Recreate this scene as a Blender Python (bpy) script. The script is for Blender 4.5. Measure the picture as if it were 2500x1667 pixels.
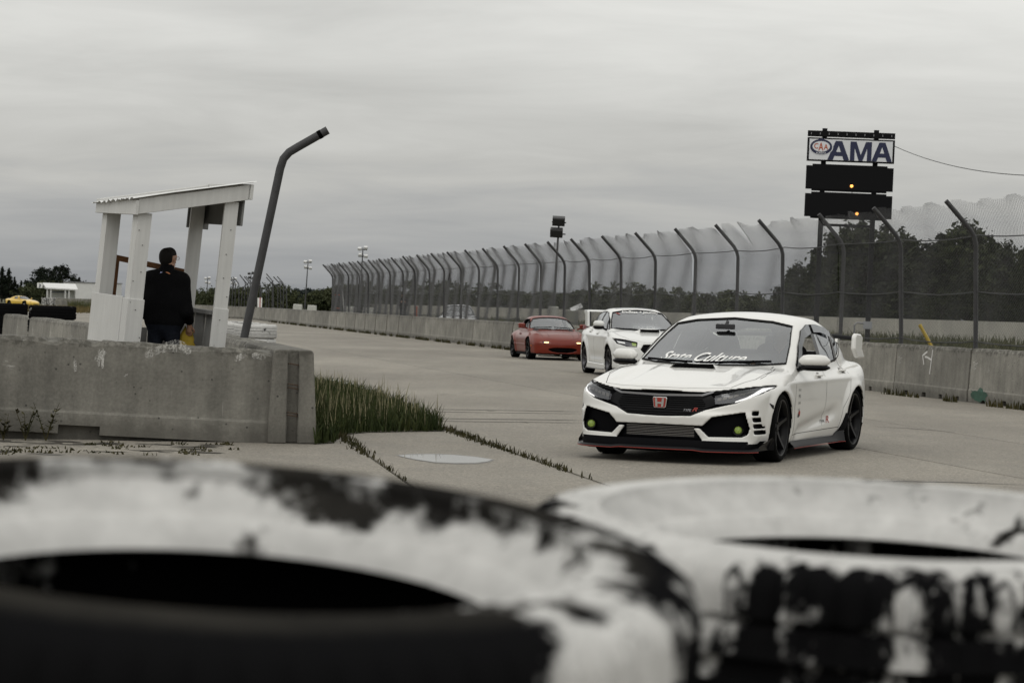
import bpy, bmesh, math, random
import numpy as np
from mathutils import Vector, Matrix, Euler
from mathutils.bvhtree import BVHTree
for _o in list(bpy.data.objects): bpy.data.objects.remove(_o)
SC = bpy.context.scene
COL = SC.collection
R = math.radians
# ---------------------------------------------------------------- camera
FPX, CX, CY = 5903.0, 1250.0, 833.5            # focal length and centre in photo pixels (85 mm on 36 mm)
CAMH, PITCH, ROLL = 1.40, R(0.80), R(1.6)
_f = Vector((0, math.cos(PITCH), -math.sin(PITCH)))
_u0 = Vector((0, math.sin(PITCH), math.cos(PITCH)))
_r0 = Vector((1, 0, 0))
_r = _r0*math.cos(ROLL) + _u0*math.sin(ROLL)
_u = _u0*math.cos(ROLL) - _r0*math.sin(ROLL)
cam = bpy.data.cameras.new('camera'); camo = bpy.data.objects.new('camera', cam); COL.objects.link(camo)
camo.matrix_world = Matrix(((_r.x, _u.x, -_f.x, 0), (_r.y, _u.y, -_f.y, 0), (_r.z, _u.z, -_f.z, CAMH), (0, 0, 0, 1)))
cam.sensor_width = 36; cam.lens = 85.0; cam.clip_start = 0.05; cam.clip_end = 20000
cam.dof.use_dof = True; cam.dof.focus_distance = 27.0; cam.dof.aperture_fstop = 8.6
SC.camera = camo
K = CAMH/1.5                                    # distances below were first read for a 1.5 m eye height
# ---------------------------------------------------------------- overcast sky
world = bpy.data.worlds.new('World'); SC.world = world; world.use_nodes = True
SUN_EL, SUN_AZ = R(52), R(200)                 # sun behind the cloud, high and a little behind the camera
def build_world():
    nt = world.node_tree; N = nt.nodes; L = nt.links; N.clear()
    out = N.new('ShaderNodeOutputWorld'); bg = N.new('ShaderNodeBackground'); L.new(bg.outputs[0], out.inputs[0])
    def M(op, a, b=None, c=None, clamp=False):
        n = N.new('ShaderNodeMath'); n.operation = op; n.use_clamp = clamp
        for i, v in enumerate((a, b, c)):
            if v is None: continue
            if isinstance(v, (int, float)): n.inputs[i].default_value = v
            else: L.new(v, n.inputs[i])
        return n.outputs[0]
    tc = N.new('ShaderNodeTexCoord'); sep = N.new('ShaderNodeSeparateXYZ'); L.new(tc.outputs['Generated'], sep.inputs[0])
    z = M('MAXIMUM', sep.outputs[2], 0.0)
    # cloud layer: project the direction on a plane overhead
    den = M('ADD', z, 0.12)
    px = M('DIVIDE', sep.outputs[0], den); py = M('DIVIDE', sep.outputs[1], den)
    cmb = N.new('ShaderNodeCombineXYZ'); L.new(px, cmb.inputs[0]); L.new(py, cmb.inputs[1])
    def noise(scale, detail, rough, off):
        mp = N.new('ShaderNodeMapping'); mp.inputs['Location'].default_value = off; mp.inputs['Scale'].default_value = (0.75, 1.0, 1.0)
        mp.inputs['Rotation'].default_value = (0, 0, 0.35); L.new(cmb.outputs[0], mp.inputs[0])
        n = N.new('ShaderNodeTexNoise'); n.inputs['Scale'].default_value = scale; n.inputs['Detail'].default_value = detail
        n.inputs['Roughness'].default_value = rough; n.inputs['Distortion'].default_value = 0.4; L.new(mp.outputs[0], n.inputs[0]); return n.outputs[0]
    n1 = noise(0.55, 3.0, 0.5, (3.1, 1.7, 0.0)); n2 = noise(2.3, 5.0, 0.58, (7.3, 0.4, 2.0))
    cl = M('ADD', M('MULTIPLY', M('SUBTRACT', n1, 0.5), 0.42), M('MULTIPLY', M('SUBTRACT', n2, 0.5), 0.46))
    # overcast luminance grows from the horizon towards the zenith
    grow = M('ADD', M('MULTIPLY', M('SUBTRACT', 1.0, M('POWER', 2.71828, M('DIVIDE', z, -0.13))), 0.68), 0.27)
    lum = M('MULTIPLY', grow, M('ADD', cl, 1.0))
    hsv = N.new('ShaderNodeValToRGB'); hsv.color_ramp.elements[0].position = 0.28; hsv.color_ramp.elements[0].color = (0.955, 0.99, 1.03, 1)
    hsv.color_ramp.elements[1].position = 0.50; hsv.color_ramp.elements[1].color = (1.005, 1.0, 0.955, 1)
    L.new(lum, hsv.inputs[0])
    sky = N.new('ShaderNodeTexSky'); sky.sky_type = 'NISHITA'; sky.sun_disc = False
    sky.sun_elevation = SUN_EL; sky.sun_rotation = SUN_AZ; sky.dust_density = 4.0
    sk = N.new('ShaderNodeVectorMath'); sk.operation = 'SCALE'; sk.inputs['Scale'].default_value = 0.006; L.new(sky.outputs[0], sk.inputs[0])
    sc = N.new('ShaderNodeVectorMath'); sc.operation = 'SCALE'; L.new(hsv.outputs[0], sc.inputs[0]); L.new(lum, sc.inputs['Scale'])
    ad = N.new('ShaderNodeVectorMath'); ad.operation = 'ADD'; L.new(sk.outputs[0], ad.inputs[0]); L.new(sc.outputs[0], ad.inputs[1])
    L.new(ad.outputs[0], bg.inputs[0]); bg.inputs[1].default_value = 1.0
build_world()
sl = bpy.data.lights.new('sun', 'SUN'); sl.energy = 0.5; sl.angle = R(30); sl.color = (1.0, 0.97, 0.92)
so = bpy.data.objects.new('sun', sl); COL.objects.link(so); so.location = (0, 0, 60)
_sd = Vector((math.sin(SUN_AZ)*math.cos(SUN_EL), math.cos(SUN_AZ)*math.cos(SUN_EL), math.sin(SUN_EL)))
so.rotation_euler = (-_sd).to_track_quat('-Z', 'Y').to_euler()
vs = SC.view_settings; vs.view_transform = 'Standard'; vs.look = 'None'; vs.exposure = 0.0; vs.gamma = 1.0; vs.use_curve_mapping = False
SC.cycles.use_denoising = True; SC.cycles.max_bounces = 8; SC.cycles.transparent_max_bounces = 16
SC.cycles.caustics_reflective = False; SC.cycles.caustics_refractive = False
# ---------------------------------------------------------------- helpers
def ray(px, py): return (_f*FPX + _r*(px-CX) - _u*(py-CY))
def G(px, py, z=0.0):                           # where the photo pixel meets the level plane z
    d = ray(px, py); t = (z-CAMH)/d.z; return Vector((d.x*t, d.y*t, z))
def AT(px, py, Y):                              # the photo pixel at a known distance
    d = ray(px, py); t = Y/d.y; return Vector((d.x*t, Y, CAMH + d.z*t))
def tag(o, label=None, cat=None, group=None, kind=None):
    if label: o['label'] = label
    if cat: o['category'] = cat
    if group: o['group'] = group
    if kind: o['kind'] = kind
    return o
def empty(name, loc=(0, 0, 0), rz=0.0, parent=None):
    o = bpy.data.objects.new(name, None); COL.objects.link(o); o.location = loc; o.rotation_euler = (0, 0, rz); o.empty_display_size = 0.2
    if parent: o.parent = parent
    return o
def link(name, me, parent=None, loc=None, rot=None):
    o = bpy.data.objects.new(name, me); COL.objects.link(o)
    if parent is not None: o.parent = parent
    if loc is not None: o.location = loc
    if rot is not None: o.rotation_euler = rot
    return o
def copy_tree(o, parent=None):
    c = o.copy(); COL.objects.link(c)
    if parent is not None: c.parent = parent
    for ch in list(o.children): copy_tree(ch, c)
    return c
def pydata(name, V, F, mats, parent=None, smooth=False, angle=None, loc=None, rot=None, mi=None):
    me = bpy.data.meshes.new(name); me.from_pydata([tuple(v) for v in V], [], [tuple(f) for f in F])
    for m in (mats if isinstance(mats, (list, tuple)) else [mats]): me.materials.append(m)
    if mi is not None: me.polygons.foreach_set('material_index', mi)
    if smooth: me.polygons.foreach_set('use_smooth', [True]*len(me.polygons))
    me.update()
    if smooth and angle: me.set_sharp_from_angle(angle=angle)
    return link(name, me, parent, loc, rot)
ORD1 = ['first', 'second', 'third', 'fourth', 'fifth', 'sixth', 'seventh', 'eighth', 'ninth', 'tenth', 'eleventh', 'twelfth', 'thirteenth', 'fourteenth', 'fifteenth', 'sixteenth', 'seventeenth', 'eighteenth', 'nineteenth']
def ordinal(n):                                 # 1 -> first
    if n < 20: return ORD1[n-1]
    t, u = divmod(n, 10); T = {2: 'twent', 3: 'thirt', 4: 'fort', 5: 'fift'}[t]
    return T+'ieth' if u == 0 else T+'y-'+ORD1[u-1]
class MB:                                       # collects shapes into one mesh
    def __init__(s): s.V = []; s.F = []
    def add(s, V, F):
        n = len(s.V); s.V += [Vector(v) for v in V]; s.F += [tuple(i+n for i in f) for f in F]; return s
    def box(s, c, d, M=None):
        x, y, z = d[0]/2, d[1]/2, d[2]/2; c = Vector(c)
        V = [Vector((a*x, b*y, e*z)) for a in (-1, 1) for b in (-1, 1) for e in (-1, 1)]
        if M is not None: V = [M @ v for v in V]
        return s.add([c+v for v in V], [(0,1,3,2), (4,6,7,5), (0,4,5,1), (2,3,7,6), (0,2,6,4), (1,5,7,3)])
    def bar(s, a, b, w, h, up=(0, 0, 1)):       # square bar from a to b
        a, b = Vector(a), Vector(b); d = (b-a); l = d.length; d.normalize(); up = Vector(up)
        x = d.cross(up)
        if x.length < 1e-4: x = d.cross(Vector((1, 0, 0)))
        x.normalize(); y = x.cross(d)
        V = [p + x*sx*w/2 + y*sy*h/2 for p in (a, b) for sx, sy in ((-1,-1), (1,-1), (1,1), (-1,1))]
        return s.add(V, [(0,1,2,3), (7,6,5,4), (0,4,5,1), (1,5,6,2), (2,6,7,3), (3,7,4,0)])
    def tube(s, pts, r, n=8, cap=True):
        pts = [Vector(p) for p in pts]; rr = r if isinstance(r, (list, tuple)) else [r]*len(pts)
        V = []; F = []; px = None
        for i, p in enumerate(pts):
            d = (pts[min(i+1, len(pts)-1)] - pts[max(i-1, 0)]).normalized()
            if px is None:
                px = d.cross(Vector((0, 0, 1)))
                if px.length < 1e-3: px = d.cross(Vector((1, 0, 0)))
            px = (px - d*px.dot(d)).normalized(); py = d.cross(px)
            for k in range(n):
                a = 2*math.pi*k/n; V.append(p + (px*math.cos(a)+py*math.sin(a))*rr[i])
        for i in range(len(pts)-1):
            for k in range(n): F.append((i*n+k, i*n+(k+1)%n, (i+1)*n+(k+1)%n, (i+1)*n+k))
        if cap: F.append(tuple(range(n-1, -1, -1))); F.append(tuple(range((len(pts)-1)*n, len(pts)*n)))
        return s.add(V, F)
    def lathe(s, prof, n=24, axis='z', c=(0, 0, 0), close=False):
        V = []; F = []; m = len(prof); c = Vector(c)
        for k in range(n):
            a = 2*math.pi*k/n; ca, sa = math.cos(a), math.sin(a)
            for r, h in prof:
                v = Vector((r*ca, r*sa, h)) if axis == 'z' else (Vector((r*ca, h, r*sa)) if axis == 'y' else Vector((h, r*ca, r*sa)))
                V.append(c+v)
        mm = m if close else m-1
        for k in range(n):
            for i in range(mm):
                a, b = k*m+i, k*m+(i+1) % m; c2, d = ((k+1) % n)*m+(i+1) % m, ((k+1) % n)*m+i
                F.append((a, d, c2, b) if axis != 'y' else (a, b, c2, d))
        return s.add(V, F)
    def prism(s, poly, h0, h1, axis='z'):       # polygon extruded; axis z: (x,y), y: (x,z), x: (y,z)
        n = len(poly)
        def P(p, h): return (p[0], p[1], h) if axis == 'z' else ((p[0], h, p[1]) if axis == 'y' else (h, p[0], p[1]))
        V = [P(p, h0) for p in poly] + [P(p, h1) for p in poly]
        return s.add(V, [tuple(range(n-1, -1, -1)), tuple(range(n, 2*n))] + [(i, (i+1) % n, (i+1) % n+n, i+n) for i in range(n)])
    def build(s, name, mat, parent=None, smooth=False, angle=None, loc=None, rot=None, bevel=0.0):
        o = pydata(name, s.V, s.F, mat, parent, False, None, loc, rot)
        bm = bmesh.new(); bm.from_mesh(o.data); bmesh.ops.recalc_face_normals(bm, faces=bm.faces)
        if bevel: bmesh.ops.bevel(bm, geom=[e for e in bm.edges if e.is_manifold and e.calc_face_angle(0) > 0.5], offset=bevel, segments=1, affect='EDGES', clamp_overlap=True)
        bm.to_mesh(o.data); bm.free()
        if smooth:
            o.data.polygons.foreach_set('use_smooth', [True]*len(o.data.polygons)); o.data.set_sharp_from_angle(angle=angle or R(40))
        o.data.update(); return o
_hr = np.random.RandomState(5)
# ---------------------------------------------------------------- materials
MATS = {}
def mat(name, col, rough=0.6, metal=0.0, coat=0.0, spec=0.5, var=0.0, vscale=3.0, bump=0.0, bscale=30.0, emit=None, estr=0.0, trans=0.0, alpha=1.0, ior=1.5):
    if name in MATS: return MATS[name]
    m = bpy.data.materials.new(name); m.use_nodes = True; nt = m.node_tree; N = nt.nodes; L = nt.links
    b = N['Principled BSDF']; MATS[name] = m
    b.inputs['Base Color'].default_value = (*col, 1); b.inputs['Roughness'].default_value = rough; b.inputs['Metallic'].default_value = metal
    b.inputs['Specular IOR Level'].default_value = spec; b.inputs['Coat Weight'].default_value = coat; b.inputs['Coat Roughness'].default_value = 0.04
    b.inputs['Transmission Weight'].default_value = trans; b.inputs['IOR'].default_value = ior; b.inputs['Alpha'].default_value = alpha
    if emit: b.inputs['Emission Color'].default_value = (*emit, 1); b.inputs['Emission Strength'].default_value = estr
    if var or bump:
        tc = N.new('ShaderNodeTexCoord')
        if var:
            n = N.new('ShaderNodeTexNoise'); n.inputs['Scale'].default_value = vscale; n.inputs['Detail'].default_value = 6; L.new(tc.outputs['Object'], n.inputs[0])
            mp = N.new('ShaderNodeMapRange'); mp.inputs[1].default_value = 0.25; mp.inputs[2].default_value = 0.75; mp.inputs[3].default_value = 1-var; mp.inputs[4].default_value = 1+var
            L.new(n.outputs[0], mp.inputs[0])
            v = N.new('ShaderNodeVectorMath'); v.operation = 'SCALE'; v.inputs[0].default_value = col; L.new(mp.outputs[0], v.inputs['Scale']); L.new(v.outputs[0], b.inputs['Base Color'])
        if bump:
            n2 = N.new('ShaderNodeTexNoise'); n2.inputs['Scale'].default_value = bscale; n2.inputs['Detail'].default_value = 5; L.new(tc.outputs['Object'], n2.inputs[0])
            bp = N.new('ShaderNodeBump'); bp.inputs['Strength'].default_value = bump; bp.inputs['Distance'].default_value = 0.02; L.new(n2.outputs[0], bp.inputs['Height']); L.new(bp.outputs[0], b.inputs['Normal'])
    return m
class NT:                                       # small helper for longer node materials
    def __init__(s, name):
        s.m = bpy.data.materials.new(name); s.m.use_nodes = True; s.nt = s.m.node_tree; s.N = s.nt.nodes; s.L = s.nt.links; s.b = s.N['Principled BSDF']; MATS[name] = s.m
        s.tc = s.N.new('ShaderNodeTexCoord')
    def vec(s, out='Object', scale=(1, 1, 1), loc=(0, 0, 0), rot=(0, 0, 0)):
        mp = s.N.new('ShaderNodeMapping'); mp.inputs['Scale'].default_value = scale; mp.inputs['Location'].default_value = loc; mp.inputs['Rotation'].default_value = rot
        s.L.new(s.tc.outputs[out] if isinstance(out, str) else out, mp.inputs[0]); return mp.outputs[0]
    def noise(s, v, scale, detail=5, rough=0.55, dist=0.0):
        n = s.N.new('ShaderNodeTexNoise'); n.inputs['Scale'].default_value = scale; n.inputs['Detail'].default_value = detail; n.inputs['Roughness'].default_value = rough; n.inputs['Distortion'].default_value = dist
        s.L.new(v, n.inputs[0]); return n.outputs[0]
    def vor(s, v, scale, feat='F1'):
        n = s.N.new('ShaderNodeTexVoronoi'); n.feature = feat; n.inputs['Scale'].default_value = scale; s.L.new(v, n.inputs[0]); return n.outputs[0]
    def rng(s, x, a, b, c=0.0, d=1.0):
        n = s.N.new('ShaderNodeMapRange'); n.clamp = True
        for i, v in enumerate((a, b, c, d)): n.inputs[i+1].default_value = v
        s.L.new(x, n.inputs[0]); return n.outputs[0]
    def math(s, op, a, b=0.0):
        n = s.N.new('ShaderNodeMath'); n.operation = op
        for i, v in enumerate((a, b)):
            if isinstance(v, (int, float)): n.inputs[i].default_value = v
            else: s.L.new(v, n.inputs[i])
        return n.outputs[0]
    def mix(s, f, a, b):
        n = s.N.new('ShaderNodeMix'); n.data_type = 'RGBA'
        for k, v in ((0, f), (6, a), (7, b)):
            if isinstance(v, (int, float)): n.inputs[k].default_value = v
            elif isinstance(v, tuple): n.inputs[k].default_value = (*v, 1)
            else: s.L.new(v, n.inputs[k])
        return n.outputs[2]
    def mul(s, c, f):
        n = s.N.new('ShaderNodeVectorMath'); n.operation = 'SCALE'
        if isinstance(c, tuple): n.inputs[0].default_value = c
        else: s.L.new(c, n.inputs[0])
        s.L.new(f, n.inputs['Scale']); return n.outputs[0]
    def sep(s, v):
        n = s.N.new('ShaderNodeSeparateXYZ'); s.L.new(v, n.inputs[0]); return n.outputs
    def rand(s): return s.N.new('ShaderNodeObjectInfo').outputs['Random']
    def done(s, col=None, rough=None, bumps=(), bdist=0.01):
        if col is not None:
            if isinstance(col, tuple): s.b.inputs['Base Color'].default_value = (*col, 1)
            else: s.L.new(col, s.b.inputs['Base Color'])
        if rough is not None:
            if isinstance(rough, (int, float)): s.b.inputs['Roughness'].default_value = rough
            else: s.L.new(rough, s.b.inputs['Roughness'])
        prev = None
        for h, st, dist in bumps:
            bp = s.N.new('ShaderNodeBump'); bp.inputs['Strength'].default_value = st; bp.inputs['Distance'].default_value = dist; s.L.new(h, bp.inputs['Height'])
            if prev is not None: s.L.new(prev, bp.inputs['Normal'])
            prev = bp.outputs[0]
        if prev is not None: s.L.new(prev, s.b.inputs['Normal'])
        return s.m
# ---------------------------------------------------------------- car bodies: smooth solids from section curves
def curve(pts):
    X = np.array([p[0] for p in pts], float); Y = np.array([p[1] for p in pts], float)
    o = np.argsort(X); X = X[o]; Y = Y[o]; h = np.diff(X); d = np.diff(Y)/h; m = np.zeros_like(Y)
    m[0] = d[0]; m[-1] = d[-1]
    for i in range(1, len(X)-1):
        if d[i-1]*d[i] > 0:
            w1 = 2*h[i]+h[i-1]; w2 = h[i]+2*h[i-1]; m[i] = (w1+w2)/(w1/d[i-1]+w2/d[i])
    def f(x):
        x = np.asarray(x, float); xc = np.clip(x, X[0], X[-1]); i = np.clip(np.searchsorted(X, xc)-1, 0, len(h)-1)
        t = (xc-X[i])/h[i]; t2 = t*t; t3 = t2*t
        return (2*t3-3*t2+1)*Y[i] + (t3-2*t2+t)*h[i]*m[i] + (-2*t3+3*t2)*Y[i+1] + (t3-t2)*h[i]*m[i+1]
    return f
def psdf(px, py, poly):
    px, py = np.broadcast_arrays(np.asarray(px, float), np.asarray(py, float)); d = np.full(px.shape, 1e9); s = np.ones(px.shape)
    n = len(poly)
    for i in range(n):
        ax, ay = poly[i]; bx, by = poly[i-1]; ex, ey = bx-ax, by-ay; wx, wy = px-ax, py-ay
        t = np.clip((wx*ex+wy*ey)/(ex*ex+ey*ey+1e-12), 0, 1); dx, dy = wx-ex*t, wy-ey*t; d = np.minimum(d, dx*dx+dy*dy)
        c1 = py >= ay; c2 = py < by; c3 = ex*wy > ey*wx
        s = np.where((c1 & c2 & c3) | (~c1 & ~c2 & ~c3), -s, s)
    return s*np.sqrt(d)
def smax(a, b, k):
    h = np.maximum(k-np.abs(a-b), 0)/k; return np.maximum(a, b)+h*h*k*0.25
def smin(a, b, k): return -smax(-a, -b, k)
def step(x, a, b):
    t = np.clip((x-a)/(b-a), 0, 1); return t*t*(3-2*t)
def hfield(v, fn, a, b, sgn=1.0, e=0.01):       # signed distance to the height field v = fn(a, b)
    f0 = fn(a, b); fa = (fn(a+e, b)-fn(a-e, b))/(2*e); fb = (fn(a, b+e)-fn(a, b-e))/(2*e)
    g = np.sqrt(1+np.minimum(fa*fa+fb*fb, 30)); return sgn*(v-f0)/g
def surface_nets(f, xs, ys, zs):
    ins = f < 0; c = np.zeros(tuple(n-1 for n in f.shape), np.int8)
    for i in (0, 1):
        for j in (0, 1):
            for k in (0, 1): c += ins[i:f.shape[0]-1+i, j:f.shape[1]-1+j, k:f.shape[2]-1+k]
    act = (c > 0) & (c < 8); I, J, K = np.nonzero(act); idx = np.full(c.shape, -1, np.int64); idx[I, J, K] = np.arange(len(I))
    acc = np.zeros((len(I), 3)); cnt = np.zeros(len(I)); P = (xs, ys, zs)
    for ax in range(3):
        for u in (0, 1):
            for v in (0, 1):
                o = [0, 0, 0]; oth = [q for q in range(3) if q != ax]; o[oth[0]] = u; o[oth[1]] = v
                a = (I+o[0], J+o[1], K+o[2]); o2 = list(o); o2[ax] = 1; b = (I+o2[0], J+o2[1], K+o2[2])
                fa = f[a]; fb = f[b]; m = (fa < 0) != (fb < 0); t = np.where(m, fa/(fa-fb+1e-20), 0)
                for q in range(3):
                    pa = P[q][a[q]]; pb = P[q][b[q]]; acc[:, q] += np.where(m, pa+t*(pb-pa), 0)
                cnt += m
    V = acc/cnt[:, None]; Q = []
    for ax in range(3):
        sl0 = [slice(None)]*3; sl1 = [slice(None)]*3; sl0[ax] = slice(0, -1); sl1[ax] = slice(1, None)
        a = ins[tuple(sl0)]; b = ins[tuple(sl1)]; E = np.nonzero(a != b); o1, o2 = [q for q in range(3) if q != ax]
        ok = (E[o1] >= 1) & (E[o2] >= 1) & (E[o1] < f.shape[o1]-1) & (E[o2] < f.shape[o2]-1)
        E = [e[ok] for e in E]; s = a[tuple(E)]
        def cell(d1, d2):
            e = [x.copy() for x in E]; e[o1] = e[o1]-d1; e[o2] = e[o2]-d2; return idx[tuple(e)]
        q = np.stack([cell(1, 1), cell(0, 1), cell(0, 0), cell(1, 0)], 1)
        flip = s if ax != 1 else ~s
        q = np.where(flip[:, None], q, q[:, ::-1]); Q.append(q)
    return V, np.concatenate(Q), J
def mesh_half(fn, x0, x1, ymax, z0, z1, h):
    xs = np.arange(x0, x1, h); zs = np.arange(z0, z1, h); ys = (np.arange(int(ymax/h)+2)-0.5)*h
    f = fn(xs[:, None, None], ys[None, :, None], zs[None, None, :]); f = np.broadcast_to(f, (len(xs), len(ys), len(zs)))
    V, Q, J = surface_nets(f, xs, ys, zs)
    V[J == 0, 1] = 0.0; n = len(V); mir = np.where(J == 0, np.arange(n), np.arange(n)+n)
    V2 = V.copy(); V2[:, 1] *= -1; Q2 = mir[Q][:, ::-1]; VV = np.concatenate([V, V2]); QQ = np.concatenate([Q, Q2])
    used = np.zeros(len(VV), bool); used[QQ.ravel()] = True; remap = np.cumsum(used)-1
    return VV[used], remap[QQ]
def np_mesh(name, V, Q, mats, mi=None, smooth=True):
    me = bpy.data.meshes.new(name); me.vertices.add(len(V)); me.vertices.foreach_set('co', V.astype(np.float32).ravel())
    k = Q.shape[1]; me.loops.add(Q.size); me.loops.foreach_set('vertex_index', Q.astype(np.int32).ravel())
    me.polygons.add(len(Q)); me.polygons.foreach_set('loop_start', np.arange(0, Q.size, k, dtype=np.int32))
    for m in mats: me.materials.append(m)
    if mi is not None: me.polygons.foreach_set('material_index', mi.astype(np.int32))
    me.polygons.foreach_set('use_smooth', np.full(len(Q), smooth)); me.update(calc_edges=True); me.validate(); return me
def smooth_verts(V, Q, it=2, lam=0.5):
    n = len(V); a = Q.ravel(); b = np.roll(Q, -1, 1).ravel(); A = np.concatenate([a, b]); B = np.concatenate([b, a])
    deg = np.bincount(A, minlength=n).astype(float)
    for k in range(it):
        for l in (lam, -lam*1.04):
            S = np.stack([np.bincount(A, V[B, q], n) for q in range(3)], 1)/deg[:, None]; V = V+l*(S-V)
    return V
AXV = {'x': Vector((-1, 0, 0)), '-x': Vector((1, 0, 0)), 'y': Vector((0, -1, 0)), '-y': Vector((0, 1, 0)), 'z': Vector((0, 0, -1))}
def p3(p, axis, far=6.0):
    if axis in ('x', '-x'): return Vector((far if axis == 'x' else -far-3, p[0], p[1]))
    if axis in ('y', '-y'): return Vector((p[0], far if axis == 'y' else -far, p[1]))
    return Vector((p[0], p[1], far))
def hit(bvh, p, axis, off):
    d = AXV[axis]; o = p3(p, axis); r = bvh.ray_cast(o, d)
    if r[0] is None:
        r = bvh.find_nearest(o+d*(6.0 if axis != '-x' else 6.0)); return r[0]+r[1]*off
    n = r[1] if r[1].dot(d) < 0 else -r[1]
    return r[0]+n*off
def densify(poly, res, closed=True):
    out = []; n = len(poly)
    for i in range(n if closed else n-1):
        a = poly[i]; b = poly[(i+1) % n]; l = math.hypot(b[0]-a[0], b[1]-a[1]); k = max(1, int(l/res))
        for j in range(k): out.append((a[0]+(b[0]-a[0])*j/k, a[1]+(b[1]-a[1])*j/k))
    if not closed: out.append(poly[-1])
    return out
from mathutils.geometry import delaunay_2d_cdt
def patch(name, poly, axis, m, bvh, off=0.003, res=0.05, parent=None, smooth=True, thick=0.0):
    b = densify(poly, res); xs = [p[0] for p in b]; ys = [p[1] for p in b]; pts = list(b)
    gx = np.arange(min(xs)+res/2, max(xs), res); gy = np.arange(min(ys)+res/2, max(ys), res)
    if len(gx) and len(gy):
        XX, YY = np.meshgrid(gx, gy); d = psdf(XX, YY, b); ok = d < -res*0.45
        pts += list(zip(XX[ok].tolist(), YY[ok].tolist()))
    n = len(b); r = delaunay_2d_cdt([Vector(p) for p in pts], [], [list(range(n))], 1, 1e-5)
    V = [hit(bvh, (p.x, p.y), axis, off) for p in r[0]]; F = [tuple(f) for f in r[2]]
    if axis in ('-x', 'y'): F = [f[::-1] for f in F]
    if thick:
        k = len(V); d = AXV[axis]; V += [v+d*thick for v in V]; E = {}
        for f in F:
            for i in range(len(f)): E[(f[i], f[(i+1) % len(f)])] = 1
        side = [(b2, a2, a2+k, b2+k) for (a2, b2) in E if (b2, a2) not in E]
        F = F + [tuple(i+k for i in f[::-1]) for f in F] + side
    return pydata(name, V, F, m, parent, smooth, R(50))
def ribbon(name, lines, axis, m, bvh, w=0.006, off=0.0015, res=0.04, parent=None):   # thin strips laid on a surface
    V = []; F = []
    for ln in lines:
        q = densify(ln, res, False); P = [hit(bvh, p, axis, off) for p in q]; n0 = len(V); d = AXV[axis]
        for i, p in enumerate(P):
            t = (P[min(i+1, len(P)-1)]-P[max(i-1, 0)]).normalized(); s = t.cross(d).normalized()*w/2; V += [p-s, p+s]
        for i in range(len(P)-1): F.append((n0+2*i, n0+2*i+1, n0+2*i+3, n0+2*i+2))
    return pydata(name, V, F, m, parent, True)
def text_mesh(txt, size=1.0, shear=0.0, bold=0.0, spacing=1.0):
    c = bpy.data.curves.new('lettering', 'FONT'); c.body = txt; c.size = size; c.shear = shear; c.offset = bold; c.space_character = spacing; c.resolution_u = 4
    o = bpy.data.objects.new('lettering', c); COL.objects.link(o); dg = bpy.context.evaluated_depsgraph_get()
    me = bpy.data.meshes.new_from_object(o.evaluated_get(dg)); V = [v.co.copy() for v in me.vertices]; F = [tuple(p.vertices) for p in me.polygons]
    bpy.data.objects.remove(o); bpy.data.curves.remove(c); bpy.data.meshes.remove(me)
    xs = [v.x for v in V]; ys = [v.y for v in V]
    return [(v.x-min(xs), v.y-min(ys)) for v in V], F, max(xs)-min(xs), max(ys)-min(ys)
def flat_text(name, txt, h, m, place, parent=None, shear=0.0, bold=0.0, width=None, spacing=1.0):   # place: (u, v) -> point
    P, F, w0, h0 = text_mesh(txt, 1.0, shear, bold, spacing); s = h/h0; sx = (width/w0) if width else s
    V = [place(p[0]*sx, p[1]*s) for p in P]; return pydata(name, V, F, m, parent)
# shared car materials
PAINT_W = mat('white_car_paint', (0.70, 0.695, 0.67), 0.32, coat=0.7)
PAINT_W2 = mat('pearl_white_car_paint', (0.68, 0.685, 0.67), 0.32, coat=0.7)
PAINT_R = mat('rust_red_car_paint', (0.150, 0.016, 0.006), 0.30, coat=0.22, spec=0.3)
PAINT_Y = mat('yellow_car_paint', (0.68, 0.45, 0.06), 0.35, coat=0.6)
PAINT_G = mat('silver_car_paint', (0.42, 0.43, 0.45), 0.35, metal=0.3, coat=0.6)
BLK_GLOSS = mat('gloss_black_trim', (0.004, 0.004, 0.005), 0.25, spec=0.14)
BLK_PLAS = mat('matte_black_plastic', (0.004, 0.004, 0.005), 0.7, spec=0.06)
BLK_DEEP = mat('deep_black', (0.003, 0.003, 0.003), 0.9, spec=0.03)
GAP = mat('panel_gap_shadow_rubber', (0.02, 0.02, 0.02), 0.8, spec=0.2)
INTER = mat('cabin_trim', (0.02, 0.02, 0.022), 0.7, var=0.2)
SEATM = mat('seat_cloth', (0.03, 0.028, 0.03), 0.9, var=0.3, vscale=20)
CHROME = mat('chrome', (0.75, 0.75, 0.75), 0.15, metal=1.0)
GREYM = mat('satin_grey_metal', (0.28, 0.28, 0.29), 0.35, metal=0.8)
RED = mat('red_trim', (0.30, 0.022, 0.012), 0.5)
LETTER_W = mat('white_lettering', (0.82, 0.82, 0.80), 0.5)
LETTER_K = mat('black_lettering', (0.015, 0.015, 0.016), 0.5)
LAMP_ON = mat('lit_white_led', (0.9, 0.9, 0.9), 0.3, emit=(1.0, 0.98, 0.95), estr=1.1)
LAMP_WARM = mat('lit_warm_lamp', (0.9, 0.7, 0.4), 0.3, emit=(1.0, 0.62, 0.25), estr=2.4)
LENS_DARK = mat('smoked_lamp_reflector', (0.10, 0.10, 0.11), 0.25, metal=0.7)
LENS_Y = mat('lime_fog_lens', (0.20, 0.28, 0.05), 0.15, coat=0.5, var=0.6, vscale=60, emit=(0.5, 0.7, 0.15), estr=0.05)
TYRE_M = mat('tyre_rubber', (0.005, 0.005, 0.005), 0.9, spec=0.06, bump=0.2, bscale=120)
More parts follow.
